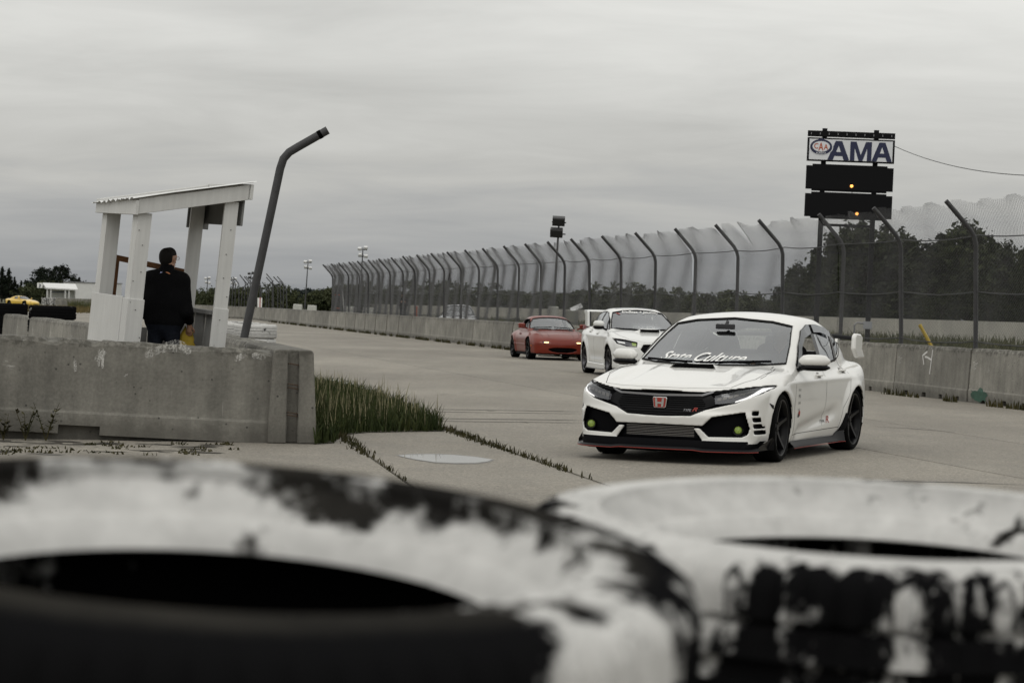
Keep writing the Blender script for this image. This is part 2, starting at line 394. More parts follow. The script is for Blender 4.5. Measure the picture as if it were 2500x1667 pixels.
RIM_K = mat('black_alloy', (0.005, 0.005, 0.006), 0.30, spec=0.18)
RIM_G = mat('gunmetal_alloy', (0.05, 0.05, 0.055), 0.3, metal=0.7)
DISC_M = mat('brake_steel', (0.22, 0.21, 0.2), 0.45, metal=0.9)
def glass_mat(name, tint, dark):
    m = bpy.data.materials.new(name); m.use_nodes = True; nt = m.node_tree; N = nt.nodes; L = nt.links; N.clear(); MATS[name] = m
    o = N.new('ShaderNodeOutputMaterial'); t = N.new('ShaderNodeBsdfTransparent'); t.inputs[0].default_value = (*tint, 1)
    g = N.new('ShaderNodeBsdfGlossy'); g.inputs['Roughness'].default_value = 0.03; g.inputs[0].default_value = (0.95, 0.97, 1.0, 1)
    fr = N.new('ShaderNodeFresnel'); fr.inputs[0].default_value = 1.55
    ad = N.new('ShaderNodeMath'); ad.operation = 'ADD'; ad.inputs[1].default_value = dark; ad.use_clamp = True; L.new(fr.outputs[0], ad.inputs[0])
    mx = N.new('ShaderNodeMixShader'); L.new(ad.outputs[0], mx.inputs[0]); L.new(t.outputs[0], mx.inputs[1]); L.new(g.outputs[0], mx.inputs[2]); L.new(mx.outputs[0], o.inputs[0]); return m
GLASS = glass_mat('windscreen_glass', (0.62, 0.67, 0.64), 0.15)
GLASS_S = glass_mat('tinted_side_glass', (0.16, 0.17, 0.17), 0.12)
GLASS_V = glass_mat('smoked_visor_acrylic', (0.12, 0.12, 0.125), 0.03)
def make_wheel(r, w, rim_r, nsp, m_rim, twin=False):    # built around the origin, axle along y, outer face at +y
    out = []
    t = MB(); s = w/2
    t.lathe([(rim_r, -s*0.86), (rim_r+0.02, -s*0.98), (r-0.025, -s*1.0), (r-0.006, -s*0.88), (r, -s*0.55), (r, -s*0.2), (r-0.006, -s*0.17), (r-0.006, -s*0.13), (r, -s*0.1), (r, s*0.1), (r-0.006, s*0.13), (r-0.006, s*0.17), (r, s*0.2),
             (r, s*0.55), (r-0.006, s*0.88), (r-0.025, s*1.0), (rim_r+0.02, s*0.98), (rim_r, s*0.86)], 40, 'y')
    b = MB(); b.lathe([(rim_r*0.92, -s*0.8), (rim_r*0.9, 0.2*s), (rim_r*0.93, s*0.7), (rim_r*0.985, s*0.93), (rim_r+0.006, s*0.95), (rim_r+0.006, s*0.8)], 40, 'y')
    b.lathe([(0.001, s*0.62), (0.03, s*0.62), (0.036, s*0.5), (0.075, s*0.42), (0.08, s*0.1)], 20, 'y')
    for k in range(nsp):
        a = 2*math.pi*k/nsp+0.3
        for da in ((-0.11, 0.11) if twin else (0.0,)):
            sw0, sw1 = (0.016, 0.011) if twin else (0.036, 0.024)
            V = []
            for rr, hw, y0, y1 in ((0.045, sw0, s*0.30, s*0.55), (rim_r*0.55, (sw0+sw1)/2*0.85, s*0.42, s*0.66), (rim_r*0.95, sw1, s*0.55, s*0.86)):
                aa = a+da*(0.35+0.65*rr/rim_r); c, sn = math.cos(aa), math.sin(aa)
                for hh, yy in ((-hw, y0), (-hw*0.6, y1), (hw*0.6, y1), (hw, y0)): V.append((rr*c-hh*sn, yy, rr*sn+hh*c))
            F = []
            for q in (0, 4): F += [(q, q+1, q+5, q+4), (q+1, q+2, q+6, q+5), (q+2, q+3, q+7, q+6), (q+3, q, q+4, q+7)]
            b.add(V, F+[(3, 2, 1, 0), (8, 9, 10, 11)])
    for k in range(5):
        a = 2*math.pi*k/5+0.9; b.lathe([(0.001, s*0.6), (0.009, s*0.6), (0.009, s*0.45)], 8, 'y', (0.057*math.cos(a), 0, 0.057*math.sin(a)))
    d = MB(); dr = rim_r*0.72; d.lathe([(0.07, s*0.02), (dr, s*0.02), (dr, s*0.16), (0.07, s*0.16)], 32, 'y', close=True)
    rim = b.build('wheel', m_rim, None, True, R(35)); ty = t.build('tyre', TYRE_M, rim, True, R(50)); br = d.build('brake_disc', DISC_M, rim, True, R(35))
    return rim
def put_wheels(root, wb, track_f, track_r, r, proto, steer=0.0, camber=0.0):
    first = True
    for x, tr in ((0, track_f), (-wb, track_r)):
        for sd in (1, -1):
            w = proto if first else copy_tree(proto); first = False; w.parent = root
            w.location = (x, sd*tr/2, r)
            rz = (0 if sd > 0 else math.pi) + (steer if x == 0 else 0); w.rotation_euler = (camber*sd if sd > 0 else -camber*sd*-1, 0, rz)
def seat(parent, x, y, z0, m, w=0.5, hh=1.0):
    b = MB(); M1 = Euler((0, R(-18), 0)).to_matrix()
    b.box((x, y, z0+0.10), (0.50, w, 0.16)); b.box((x-0.30*hh, y, z0+0.42*hh), (0.13, w*0.92, 0.58*hh), M1)
    for sd in (-1, 1): b.box((x-0.26*hh, y+sd*w*0.43, z0+0.40*hh), (0.2, 0.09, 0.46*hh), M1); b.box((x, y+sd*w*0.45, z0+0.16), (0.44, 0.08, 0.13))
    b.box((x-0.43, y, z0+0.76*hh), (0.10, 0.27, 0.18), M1)
    return b.build('seat', m, parent, True, R(60), bevel=0.03)
def mirror_part(parent, c, sz, m_cap, m_low, side):      # a door mirror: cap, black lower shell and foot
    x, y, z = c; a, b, h = sz; V = []; F = []; n = 14; rings = 7
    cap = MB()
    def shell(z0, z1, fac):
        V = []; F = []
        for i in range(rings+1):
            t = i/rings; yy = (t-0.5)*b; s = (1-abs(2*t-1)**3.2)**0.36 if 0 < t < 1 else 0.30; sk = (t-0.5)*0.05*side
            for k in range(n):
                an = 2*math.pi*k/n; cx, cz = math.cos(an), math.sin(an)
                V.append((x+cx*a/2*s*fac-sk*side-(t*0.04), y+side*yy, z+(z0+z1)/2+cz*(z1-z0)/2*s))
        for i in range(rings):
            for k in range(n): F.append((i*n+k, i*n+(k+1) % n, (i+1)*n+(k+1) % n, (i+1)*n+k))
        F += [tuple(range(n)), tuple(range(rings*n, rings*n+n))[::-1]]; return V, F
    cap.add(*shell(0.0, h, 1.0)); o = cap.build('mirror', m_cap, parent, True, R(60))
    low = MB(); low.add(*shell(-h*0.38, h*0.32, 0.93)); low.bar((x, y-side*b*0.30, z-h*0.1), (x-0.01, y-side*(b*0.5+0.06), z-h*0.45), 0.07, 0.035)
    low.build('mirror_foot', m_low, o, True, R(50))
    return o
# ---------------------------------------------------------------- ground materials
def m_concrete_road():
    t = NT('weathered_concrete_paving'); v = t.vec('Object')
    big = t.noise(v, .12, 4); med = t.noise(v, 1.3, 6, .6); fine = t.noise(v, 42, 3, .75); agg = t.vor(v, 90)
    st = t.noise(t.vec('Object', (.9, .16, 1), rot=(0, 0, .19)), 1.1, 5, .6)
    c = t.mix(t.rng(big, .35, .65), (.182, .166, .140), (.240, .221, .187)); c = t.mul(c, t.rng(med, .25, .75, .84, 1.12)); c = t.mul(c, t.rng(fine, .28, .72, .52, 1.48)); c = t.mul(c, t.rng(st, .3, .7, .88, 1.08)); c = t.mul(c, t.rng(t.noise(v, 11, 4, .8), .3, .7, .80, 1.20)); c = t.mul(c, t.rng(t.vor(v, 23), .05, .55, .82, 1.12))
    dark = t.rng(t.noise(t.vec('Object', (.5, .12, 1), rot=(0, 0, .25)), 2.6, 6, .65), .62, .74, 0, .35); c = t.mix(dark, c, (.10, .095, .088))
    c = t.mul(c, t.rng(t.rand(), 0, 1, .93, 1.05))
    return t.done(c, t.rng(med, .3, .7, .78, .95), ((fine, .35, .006), (agg, .25, .004)))
def m_grass_ground():
    t = NT('rough_grass_field'); v = t.vec('Object'); a = t.noise(v, .05, 5); b = t.noise(v, .9, 6, .65); c2 = t.noise(v, 6, 5, .7)
    c = t.mix(t.rng(a, .35, .65), (.040, .048, .020), (.085, .078, .036)); c = t.mul(c, t.rng(b, .25, .75, .6, 1.4)); c = t.mul(c, t.rng(c2, .25, .75, .6, 1.4))
    return t.done(c, .95, ((c2, .8, .05),))
ROAD = m_concrete_road(); FIELD = m_grass_ground(); JOINT = mat('joint_filler_dirt', (.035, .032, .026), .95, var=.5, vscale=9)
TARSTRIP = mat('tyre_rubber_streak', (.022, .021, .019), .9, var=.5, vscale=6)
pydata('ground', [(-4000, -300, -.06), (4000, -300, -.06), (4000, 7000, -.06), (-4000, 7000, -.06)], [(0, 1, 2, 3)], FIELD)['kind'] = 'structure'
def wall_x(Y): return (8.7-.199*(Y/K-43))*K         # the long wall on the right of the track
def fan(name, pts, z, m, parent=None):
    return pydata(name, [(x, y, z) for x, y in pts], [tuple(range(len(pts)))], m, parent)
TRK = [(-16, -12), (wall_x(-12)+.6, -12), (wall_x(176)+.6, 176), (-30, 212), (-70, 290), (-95, 290), (-60, 200), (-30, 95), (-16, 60)]
track = fan('track', TRK, -.028, JOINT); track['kind'] = 'structure'
def clip(poly, p, q, gap):                            # keep the part left of the line p->q, set back by gap
    n = Vector((-(q.y-p.y), q.x-p.x)).normalized(); f = lambda a: (a[0]-p.x)*n.x+(a[1]-p.y)*n.y-gap; out = []
    for i in range(len(poly)):
        a, b = poly[i-1], poly[i]; fa, fb = f(a), f(b)
        if fa*fb < 0: t = fa/(fa-fb); out.append((a[0]+(b[0]-a[0])*t, a[1]+(b[1]-a[1])*t))
        if fb >= 0: out.append(b)
    return out
LA = (G(829, 1063), G(989, 1175)); LB = (G(1085, 1048), G(1456, 1175)); LD = (G(833, 860), G(1412, 967)); LE = (G(800, 813), G(1032, 850))
def split(poly, l, gap=.012): return clip(poly, l[0], l[1], gap), clip(poly, l[1], l[0], gap)
lft, rgt = split(TRK, LB, .02); parts = []
for q in (lft, rgt):
    if not q: continue
    cx = sum(p[0] for p in q)/len(q)
    parts.append(q)
slabs = []
for q in parts:
    hasA = (LA[0].x-LB[0].x)
    side = (LB[1].x-LB[0].x)*(LA[0].y-LB[0].y)-(LB[1].y-LB[0].y)*(LA[0].x-LB[0].x)
    n = Vector((-(LB[1].y-LB[0].y), LB[1].x-LB[0].x)); cen = Vector((sum(p[0] for p in q)/len(q)-LB[0].x, sum(p[1] for p in q)/len(q)-LB[0].y))
    if n.dot(cen)*side > 0: slabs += [s for s in split(q, LA, .015) if len(s) > 2]
    else:
        for s in split(q, LD, .010):
            if len(s) > 2: slabs += [u for u in split(s, LE, .008) if len(u) > 2]
for s in slabs:
    n = len(s); V = [(x, y, 0.0) for x, y in s]+[(x, y, -.03) for x, y in s]
    area = sum(s[i-1][0]*s[i][1]-s[i][0]*s[i-1][1] for i in range(n))
    top = tuple(range(n)) if area > 0 else tuple(range(n-1, -1, -1))
    pydata('slab', V, [top]+[(i, (i+1) % n, (i+1) % n+n, i+n) for i in range(n)], ROAD, track)
# rubber streaks left on the paving: the two pairs of thin lines and some scuffs
def streak(name, px, w, z=.004, wob=0.0):
    P = [G(*p) for p in px]; V = []; F = []
    for i, p in enumerate(P):
        d = (P[min(i+1, len(P)-1)]-P[max(i-1, 0)]).normalized(); s = Vector((-d.y, d.x, 0))*w/2*(1 if 0 < i < len(P)-1 else .3); V += [(p.x-s.x, p.y-s.y, z), (p.x+s.x, p.y+s.y, z)]
    F = [(2*i, 2*i+1, 2*i+3, 2*i+2) for i in range(len(P)-1)]; return pydata(name, V, F, TARSTRIP, track)
for y0, y1, w in ((999, 1005, .075), (1005, 1010.5, .06), (1021.5, 1026, .07), (1028, 1032.5, .06)): streak('rubber_streak', [(1035+i*55, y0+(y1-y0)*i/7) for i in range(8)], w)
for P in ([(1990, 1182), (2080, 1177), (2200, 1175), (2350, 1178), (2500, 1184)], [(2110, 1040), (2220, 1046), (2330, 1055)], [(560, 779), (700, 781), (850, 786)], [(1060, 964), (1090, 963), (1115, 965)]):
    streak('rubber_streak', P, .05 if P[0][1] > 900 else .2)
rs = random.Random(3)
for i in range(34):
    x, y = rs.uniform(800, 1900), rs.uniform(880, 1090)
    if x > 1350 and y > 960: continue
    l = rs.uniform(8, 38); streak('rubber_scuff', [(x, y), (x+l*.4, y+rs.uniform(-1, .5)), (x+l, y+rs.uniform(-.5, 1.5))], rs.uniform(.02, .07))
# puddle in the shallow dip of the middle slab
def m_water():
    t = NT('puddle_water'); t.b.inputs['Specular IOR Level'].default_value = 1.0; t.b.inputs['IOR'].default_value = 1.6
    return t.done((.06, .058, .05), .02, ((t.noise(t.vec('Object'), 9, 2), .02, .002),))
PW = [(972, 1111), (1010, 1108.5), (1060, 1108), (1110, 1110), (1160, 1114.5), (1203, 1121), (1190, 1126), (1160, 1129.5), (1110, 1130), (1060, 1127.5), (1015, 1121), (985, 1115)]
pp = [G(*p, .004) for p in densify(PW, 12)]
pud = pydata('puddle', pp, [tuple(range(len(pp)))[::-1]], m_water()); tag(pud, 'long thin puddle of rainwater shining on the paving', 'puddle', kind='structure')
bd = [G(1090+(p[0]-1090)*1.06, 1119+(p[1]-1119)*1.18+.4, .002) for p in densify(PW, 12)]
pydata('wet_rim', bd, [tuple(range(len(bd)))[::-1]], mat('damp_concrete', (.13, .122, .108), .55, var=.25, vscale=8), pud)
# ---------------------------------------------------------------- grass and weeds
def m_leaf(name, a, b, sc=1.5):
    t = NT(name); c = t.mix(t.rng(t.noise(t.vec('Object'), sc, 4), .3, .7), a, b); c = t.mul(c, t.rng(t.noise(t.vec('Object'), sc*14, 2), .3, .7, .65, 1.35)); c = t.mul(c, t.rng(t.rand(), 0, 1, .78, 1.2))
    t.b.inputs['Specular IOR Level'].default_value = .15; return t.done(c, .75)
GRASS = m_leaf('verge_grass', (.014, .024, .006), (.048, .056, .018), 2.6); GRASS_DRY = m_leaf('dry_seed_heads', (.15, .135, .075), (.26, .24, .15), 3)
GRASS_FAR = m_leaf('infield_tall_grass', (.052, .062, .024), (.115, .110, .054), .35); WEED = m_leaf('pavement_weeds', (.020, .024, .009), (.060, .050, .020), 5)
def blades(name, pts, hmin, hmax, w, m, parent=None, lean=.35, seed=0, zbase=0.0):
    rng = np.random.RandomState(seed); P = np.asarray(pts); n = len(P); a = rng.uniform(0, 2*np.pi, n); h = rng.uniform(hmin, hmax, n)*(.6+.4*rng.rand(n)); ln = rng.uniform(0, lean, n)*h; b = rng.uniform(0, 2*np.pi, n)
    dx, dy = np.cos(a)*w*(.6+.8*rng.rand(n))/2, np.sin(a)*w/2; lx, ly = np.cos(b)*ln, np.sin(b)*ln; z = P[:, 2] if P.shape[1] > 2 else np.full(n, zbase)
    V = np.stack([np.stack([P[:, 0]-dx, P[:, 1]-dy, z], 1), np.stack([P[:, 0]+dx, P[:, 1]+dy, z], 1), np.stack([P[:, 0]+lx*.4+dx*.7, P[:, 1]+ly*.4+dy*.7, z+h*.6], 1), np.stack([P[:, 0]+lx*.4-dx*.7, P[:, 1]+ly*.4-dy*.7, z+h*.6], 1), np.stack([P[:, 0]+lx, P[:, 1]+ly, z+h], 1)], 1).reshape(-1, 3)
    i = np.arange(n)*5; F = np.concatenate([np.stack([i, i+1, i+2], 1), np.stack([i, i+2, i+3], 1), np.stack([i+3, i+2, i+4], 1)])
    return link(name, np_mesh(name, V, F, [m], smooth=False), parent)
def inside(poly, n, seed):
    rng = np.random.RandomState(seed); X = np.array([p[0] for p in poly]); Y = np.array([p[1] for p in poly]); out = []
    while sum(len(o) for o in out) < n:
        q = np.stack([rng.uniform(X.min(), X.max(), n*2), rng.uniform(Y.min(), Y.max(), n*2)], 1); out.append(q[psdf(q[:, 0], q[:, 1], [(p[0], p[1]) for p in poly]) < 0])
    return np.concatenate(out)[:n]
GP = [G(*p) for p in ((752, 945), (800, 952), (880, 968), (980, 1005), (1060, 1040), (1086, 1053), (1000, 1054), (900, 1056), (835, 1062), (815, 1082), (766, 1085), (740, 1060))]
fan('verge_soil', [(p.x, p.y) for p in GP], .006, mat('verge_soil', (.045, .040, .025), .95, var=.4))['kind'] = 'structure'
gpts = inside(GP, 15000, 4); _cl = np.sin(gpts[:, 0]*5.1+1)*np.sin(gpts[:, 1]*3.3)+.5*np.sin(gpts[:, 0]*13)*np.sin(gpts[:, 1]*9+2)
tag(blades('verge_grass', gpts[_cl > -.45], .08, .34, .016, GRASS, seed=1, lean=.7), 'unmown green grass at the open end of the left barriers', 'grass', kind='stuff')
d2 = inside(GP, 420, 6); tag(blades('seed_grass', d2, .30, .52, .012, GRASS_DRY, seed=2, lean=.2), 'pale seeding grass stalks standing in the verge', 'grass', kind='stuff')
kb = [G(815, 941), G(850, 949), G(893, 966)]
b = MB(); b.bar(kb[0]+Vector((0, 0, .05)), kb[2]+Vector((0, 0, .05)), .16, .10); tag(b.build('kerb', mat('white_kerb', (.55, .54, .5), .8, var=.15), bevel=.01), kind='structure')
wp = []
rs = random.Random(8)
def along(a, b, n, jit, t0=0, t1=1, pw=1.0):
    for i in range(n):
        t = t0+(t1-t0)*rs.random()**pw; p = a.lerp(b, t); wp.append((p.x+rs.gauss(0, jit), p.y+rs.gauss(0, jit)))
along(LA[0], LA[1], 300, .045, 0, .5, 1.7); along(LA[0], LA[1], 60, .015, .35, 1); along(LB[0], LB[1], 420, .045, -.02, .45, 1.1); along(LB[0], LB[1], 200, .025, .4, .85); along(LB[0], LB[1], 40, .02, .7, 1)
tag(blades('joint_weeds', wp, .02, .08, .013, WEED, seed=5, lean=.8), 'low weeds growing along the paving joints', 'weeds', kind='stuff')
# litter of dirt, moss and tufts at the foot of the left barrier
for i in range(70):
    x, y = rs.uniform(0, 560), rs.uniform(1080, 1112); p = G(x, y)
    for k in range(rs.randint(4, 16)): wp.append((p.x+rs.gauss(0, .05), p.y+rs.gauss(0, .03)))
tag(blades('litter_weeds', wp[-430:], .008, .045, .02, WEED, seed=9, lean=1.6), 'scrubby moss and weeds at the foot of the left barrier', 'weeds', kind='stuff')
DIRT = mat('dark_dirt', (.05, .045, .036), .95, var=.5, vscale=12)
db = MB()
for i in range(60):
    x, y = rs.uniform(-20, 520), rs.triangular(1072, 1112, 1078); c = G(x, y, .003); r = rs.uniform(.02, .12); n = 7; k = len(db.V)
    db.add([(c.x+math.cos(q*6.283/n)*r*rs.uniform(.7, 2.2), c.y+math.sin(q*6.283/n)*r*rs.uniform(.3, .8), .003+.0007*(i % 9)) for q in range(n)], [tuple(range(n))])
tag(db.build('dirt_patches', DIRT), 'dark dirt scattered on the paving below the left barrier', 'dirt', kind='stuff')
# tall infield grass behind the long wall, and rough ground on the far left
rngf = np.random.RandomState(12); n = 52000; Yr = (46+rngf.rand(n)**1.25*180)*K; off = .7+rngf.rand(n)*(10+Yr*.20)
Xr = wall_x(Yr)+off; keep = (np.abs(Xr/Yr) < .235); Q = np.stack([Xr, Yr, np.full(n, -.05)], 1)[keep]
tag(blades('infield_grass', Q, .25, .95, .07, GRASS_FAR, seed=3, lean=.5), 'tall rough infield grass behind the long track wall', 'grass', kind='stuff')
Q = np.stack([rngf.uniform(-60, -34, 9000), rngf.uniform(190, 262, 9000)], 1); Q = Q[(Q[:, 0]/Q[:, 1] < -.165)]
tag(blades('outfield_grass', Q, .15, .5, .08, m_leaf('dry_outfield_grass', (.09, .075, .03), (.14, .105, .045), .3), seed=4), 'dry brownish grass beyond the far left tyres', 'grass', kind='stuff')
# ---------------------------------------------------------------- concrete barriers
def m_barrier(name, ca, cb, r0, r1):
    t = NT(name); v = t.vec('Object'); x, y, z = t.sep(v)
    c = t.mix(t.rng(t.noise(v, .9, 5), .3, .7), ca, cb)
    c = t.mul(c, t.rng(t.noise(t.vec('Object', (3.2, 3.2, .30)), 1.5, 6, .62), .25, .75, .70, 1.20)); c = t.mul(c, t.rng(t.noise(v, 38, 4, .65), .25, .75, .82, 1.18))
    c = t.mul(c, t.rng(t.noise(v, 2.4, 6, .7), .3, .7, .76, 1.18))
    pit = t.rng(t.vor(v, 11), .08, .15, 1, 0); pm = t.rng(t.noise(v, 7, 2), .46, .54); c = t.mix(t.math('MULTIPLY', t.math('MULTIPLY', pit, pm), .85), c, (.025, .024, .022))
    # white scuffs and run-off streaks, each with its own outline
    scf = t.math('MULTIPLY', t.rng(t.noise(v, 2.1, 3, .5), .60, .66), t.rng(t.noise(t.vec('Object', (2, 2, 9)), 6, 5, .75), .50, .60)); scf = t.math('MULTIPLY', scf, t.rng(z, .5, .62)); c = t.mix(t.math('MULTIPLY', scf, .75), c, (.60, .59, .56))
    run = t.math('MULTIPLY', t.rng(t.noise(t.vec('Object', (26, 26, .7)), 1, 3), .66, .74), t.rng(t.noise(v, 1.1, 2), .5, .62)); c = t.mix(t.math('MULTIPLY', run, .4), c, (.52, .51, .48))
    ed = t.math('MULTIPLY', t.rng(t.math('ADD', z, t.math('MULTIPLY', t.noise(v, 3.5, 6, .75), .35)), 1.00, 1.07), t.rng(t.noise(v, 14, 5, .7), .40, .54)); c = t.mix(t.math('MULTIPLY', ed, .85), c, (.07, .066, .056))
    # splash dirt low down with a ragged top edge
    e = t.math('ADD', z, t.math('MULTIPLY', t.noise(v, 4.5, 5, .7), -.42)); sp = t.rng(e, -.14, -.02, 1, 0); c = t.mix(t.math('MULTIPLY', sp, .55), c, (.075, .07, .06))
    c = t.mul(c, t.rng(t.rand(), 0, 1, r0, r1))
    return t.done(c, .9, ((t.noise(v, 45, 4, .7), .35, .006), (pit, -.3, .008)))
CONC_SHADE = m_barrier('cast_concrete_shaded', (.135, .129, .113), (.205, .197, .173), .9, 1.05); CONC_LIT = m_barrier('cast_concrete_lit', (.225, .216, .190), (.300, .288, .254), .74, 1.14)  # one concrete in two tones, camera-side shade and wall skylight put into the colour
HB = .99*K
def barrier_mesh(L=3.60, h=HB, rough=.012, seed=0, slots=((.55, .95), (2.55, 2.95)), wb=.235, wt=.155, m_=None):
    rng = random.Random(seed); xs = sorted(set([round(L*i/48, 4) for i in range(49)]+[a for s in slots for a in s]+[a+.001 for s in slots for a in s]))
    P = [(-wb, 0), (-wb, .20), (-wb+.012, .225), (-wt-.03, h-.045), (-wt, h-.004), (-wt+.02, h), (wt-.02, h), (wt, h-.004), (wt+.03, h-.045), (wb-.012, .225), (wb, .20), (wb, 0)]
    V = []; F = []; m = len(P); chips = [(rng.uniform(0, L), rng.uniform(.04, .22), rng.uniform(.012, .045)) for _ in range(9)]
    for x in xs:
        up = any(a < x <= b+.0005 for a, b in slots); dr = sum(d*max(0, 1-abs(x-c)/w) for c, w, d in chips)
        for k, (y, z) in enumerate(P):
            zz = z; yy = y
            if k in (0, m-1) and up: zz = .085
            if 3 <= k <= 8: zz -= abs(rng.gauss(0, rough*.5))
            if k in (3, 4, 5): zz -= dr*(.5 if k == 3 else 1); yy += dr*.35
            if k in (6, 7, 8) and rng.random() < .15: zz -= rng.uniform(0, .012)
            V.append((x-L/2, yy, zz))
    for i in range(len(xs)-1):
        for k in range(m-1): F.append((i*m+k, i*m+k+1, (i+1)*m+k+1, (i+1)*m+k))
        F.append((i*m+m-1, i*m, (i+1)*m, (i+1)*m+m-1))
    F.append(tuple(range(m))[::-1]); F.append(tuple(range((len(xs)-1)*m, len(xs)*m)))
    n0 = len(V); V += [(sx*(L/2-.02), sy*.12, sz) for sx in (-1, 1) for sy in (-1, 1) for sz in (-.12, .12)]; F += [tuple(n0+i for i in q) for q in ((0,1,3,2), (4,6,7,5), (0,4,5,1), (2,3,7,6), (0,2,6,4), (1,5,7,3))]  # core box added inside so the slots and the gap beneath stay dark
    me = bpy.data.meshes.new('concrete_barrier'); me.from_pydata(V, [], F); me.materials.append(m_ or CONC_SHADE)
    bm = bmesh.new(); bm.from_mesh(me); bmesh.ops.recalc_face_normals(bm, faces=bm.faces); bm.to_mesh(me); bm.free(); return me
SLOT4 = ((.35, .50), (1.15, 1.30), (1.95, 2.15), (2.85, 3.05))
BM = [barrier_mesh(seed=i, slots=SLOT4, m_=CONC_LIT) for i in range(4)]
# near left barrier, seen broadside
near_me = barrier_mesh(L=4.2, seed=21, rough=.016, slots=((1.12, 1.45), (2.15, 2.55)))
aR, aL = G(656, 1081), G(0, 1071); d = (aL-aR); d.z = 0; d.normalize()
nl = link('concrete_barrier', near_me); c = aR+d*2.1+Vector((-d.y, d.x, 0))*(-.235 if (Vector((-d.y, d.x, 0)).y < 0) else .235)
ang = math.atan2(-d.y, -d.x)
nl.rotation_euler = Euler((0, R(2.0), ang)); nl.location = c+Vector((0, 0, .065))
tag(nl, 'long weathered concrete barrier with white scuffs in front of the white shelter', 'barrier')
def m_scuff():
    t = NT('chalky_white_scuff'); v = t.vec('Object'); a = t.rng(t.math('ADD', t.math('MULTIPLY', t.noise(v, 60, 5, .8), .6), t.math('MULTIPLY', t.noise(t.vec('Object', (4, 4, 1)), 7, 3), .4)), .44, .60, 0, .7)
    t.L.new(a, t.b.inputs['Alpha']); return t.done((.62, .61, .58), .8)
SCUFF = m_scuff(); bpy.context.view_layer.update()
def near_pt(px, py, off=.005):                        # photo pixel on the near barrier's front face, in its own frame
    M = nl.matrix_world.inverted(); o = M @ Vector((0, 0, CAMH)); d_ = M.to_3x3() @ ray(px, py); s = 1 if o.y > 0 else -1
    y0 = .205
    for _ in range(6):
        t = (s*y0-o.y)/d_.y; p = o+d_*t; y0 = (.223-(p.z-.225)*(.223-.185)/(HB-.045-.225) if p.z > .225 else .235)
    p.y = s*(y0+off); return p
def scuff(lines, w):
    for ln in lines:
        V = []; F = []; P = [near_pt(*p) for p in densify(ln, 6, False)]; n0 = len(V)
        for i, p in enumerate(P):
            t = (P[min(i+1, len(P)-1)]-P[max(i-1, 0)]).normalized(); s_ = t.cross(Vector((0, 1, 0))).normalized()*w/2*(1 if 0 < i < len(P)-1 else .4); V += [p-s_, p+s_]
        F += [(n0+2*i, n0+2*i+1, n0+2*i+3, n0+2*i+2) for i in range(len(P)-1)]; pydata('white_scuff', V, F, SCUFF, nl)
scuff([[(355, 871), (370, 861), (390, 853), (415, 849), (440, 850), (467, 860)], [(400, 846), (430, 838), (455, 846)]], .075)
scuff([[(572, 880), (590, 869), (600, 866)], [(614, 868), (632, 869), (648, 874)], [(232, 880), (248, 866), (258, 858)]], .06)
scuff([[(183, 876), (184, 908)], [(243, 850), (241, 895)], [(252, 850), (250, 900)], [(300, 918), (312, 914)]], .028)
# weeds in front of it
wd = MB()
def weed_plant(px, py, h, seed, name='weed', label=None):
    rg = random.Random(seed); p = G(px, py); m = MB()
    for s in range(5):
        a = rg.uniform(0, 6.28); l = h*rg.uniform(.5, 1); tip = p+Vector((math.cos(a)*l*.35, math.sin(a)*l*.2, l)); m.tube([p, p.lerp(tip, .5)+Vector((0, 0, .02)), tip], [.005, .004, .002], 4)
        for k in range(16):
            q = p.lerp(tip, rg.uniform(.25, 1)); b_ = rg.uniform(0, 6.28); u = Vector((math.cos(b_), math.sin(b_)*.6, rg.uniform(-.1, .6))).normalized(); r_ = rg.uniform(.03, .075); w = u.cross(Vector((0, 0, 1))).normalized()*r_*.25
            m.add([q, q+u*r_*.5+w, q+u*r_, q+u*r_*.5-w], [(0, 1, 2, 3)])
    o = m.build(name, WEED); return tag(o, label, 'weed')
weed_plant(62, 1075, .34, 1, label='spiky dark weed at the foot of the near barrier, left of its taller neighbour')
weed_plant(112, 1076, .38, 2, label='taller bushy weed at the foot of the near left barrier')
weed_plant(8, 1074, .26, 3, label='weed cut by the left edge of the picture')
weed_plant(722, 1080, .15, 4, label='small weed inside the slot of the barrier end')
# barrier line along the left edge of the track, end face towards us
E0 = G(712, 1083); sl_x = -.193; dirv = Vector((sl_x, 1, 0)).normalized()
LLAB = ['end-on concrete barrier with a slotted end face and rusty wire loops', 'second concrete barrier behind the slotted barrier end', 'third concrete barrier of the left line, below the leaning pole', 'fourth concrete barrier of the left line, by the painted tyres', 'fifth concrete barrier of the left line, farthest back']
def end_barrier(L=3.6, h=HB):
    # slotted end: two cheeks with a keyway between
    m = MB(); wb, wt = .235, .205
    prof = [(-wb, 0), (-wb, .22), (-wt+.01, h-.02), (-wt+.03, h), (-.055, h), (-.055, 0)]; prof2 = [(-x, z) for x, z in prof][::-1]; core = [(-wb, 0), (-wb, .22), (-wt+.01, h-.02), (-wt+.03, h), (wt-.03, h), (wt-.01, h-.02), (wb, .22), (wb, 0)]
    m.prism([(x, z) for x, z in prof], 0, .10, 'y'); m.prism([(x, z) for x, z in prof2], 0, .10, 'y'); m.prism(core, .0999, L, 'y')
    o = m.build('concrete_barrier', CONC_SHADE, None, bevel=.012); lp = mat('rusty_wire', (.06, .035, .02), .8)
    for z in (.78, .58, .545, .30, .275):
        w = MB(); w.tube([(-.05, .09, z), (-.045, -.005, z+.01), (0, -.03, z+.004), (.045, -.005, z-.006), (.05, .09, z)], .006, 5); w.build('wire_loop', lp, o)
    return o
eb = end_barrier(); eb.location = E0; eb.rotation_euler = (0, 0, math.atan2(-sl_x, 1)); tag(eb, LLAB[0], 'barrier')
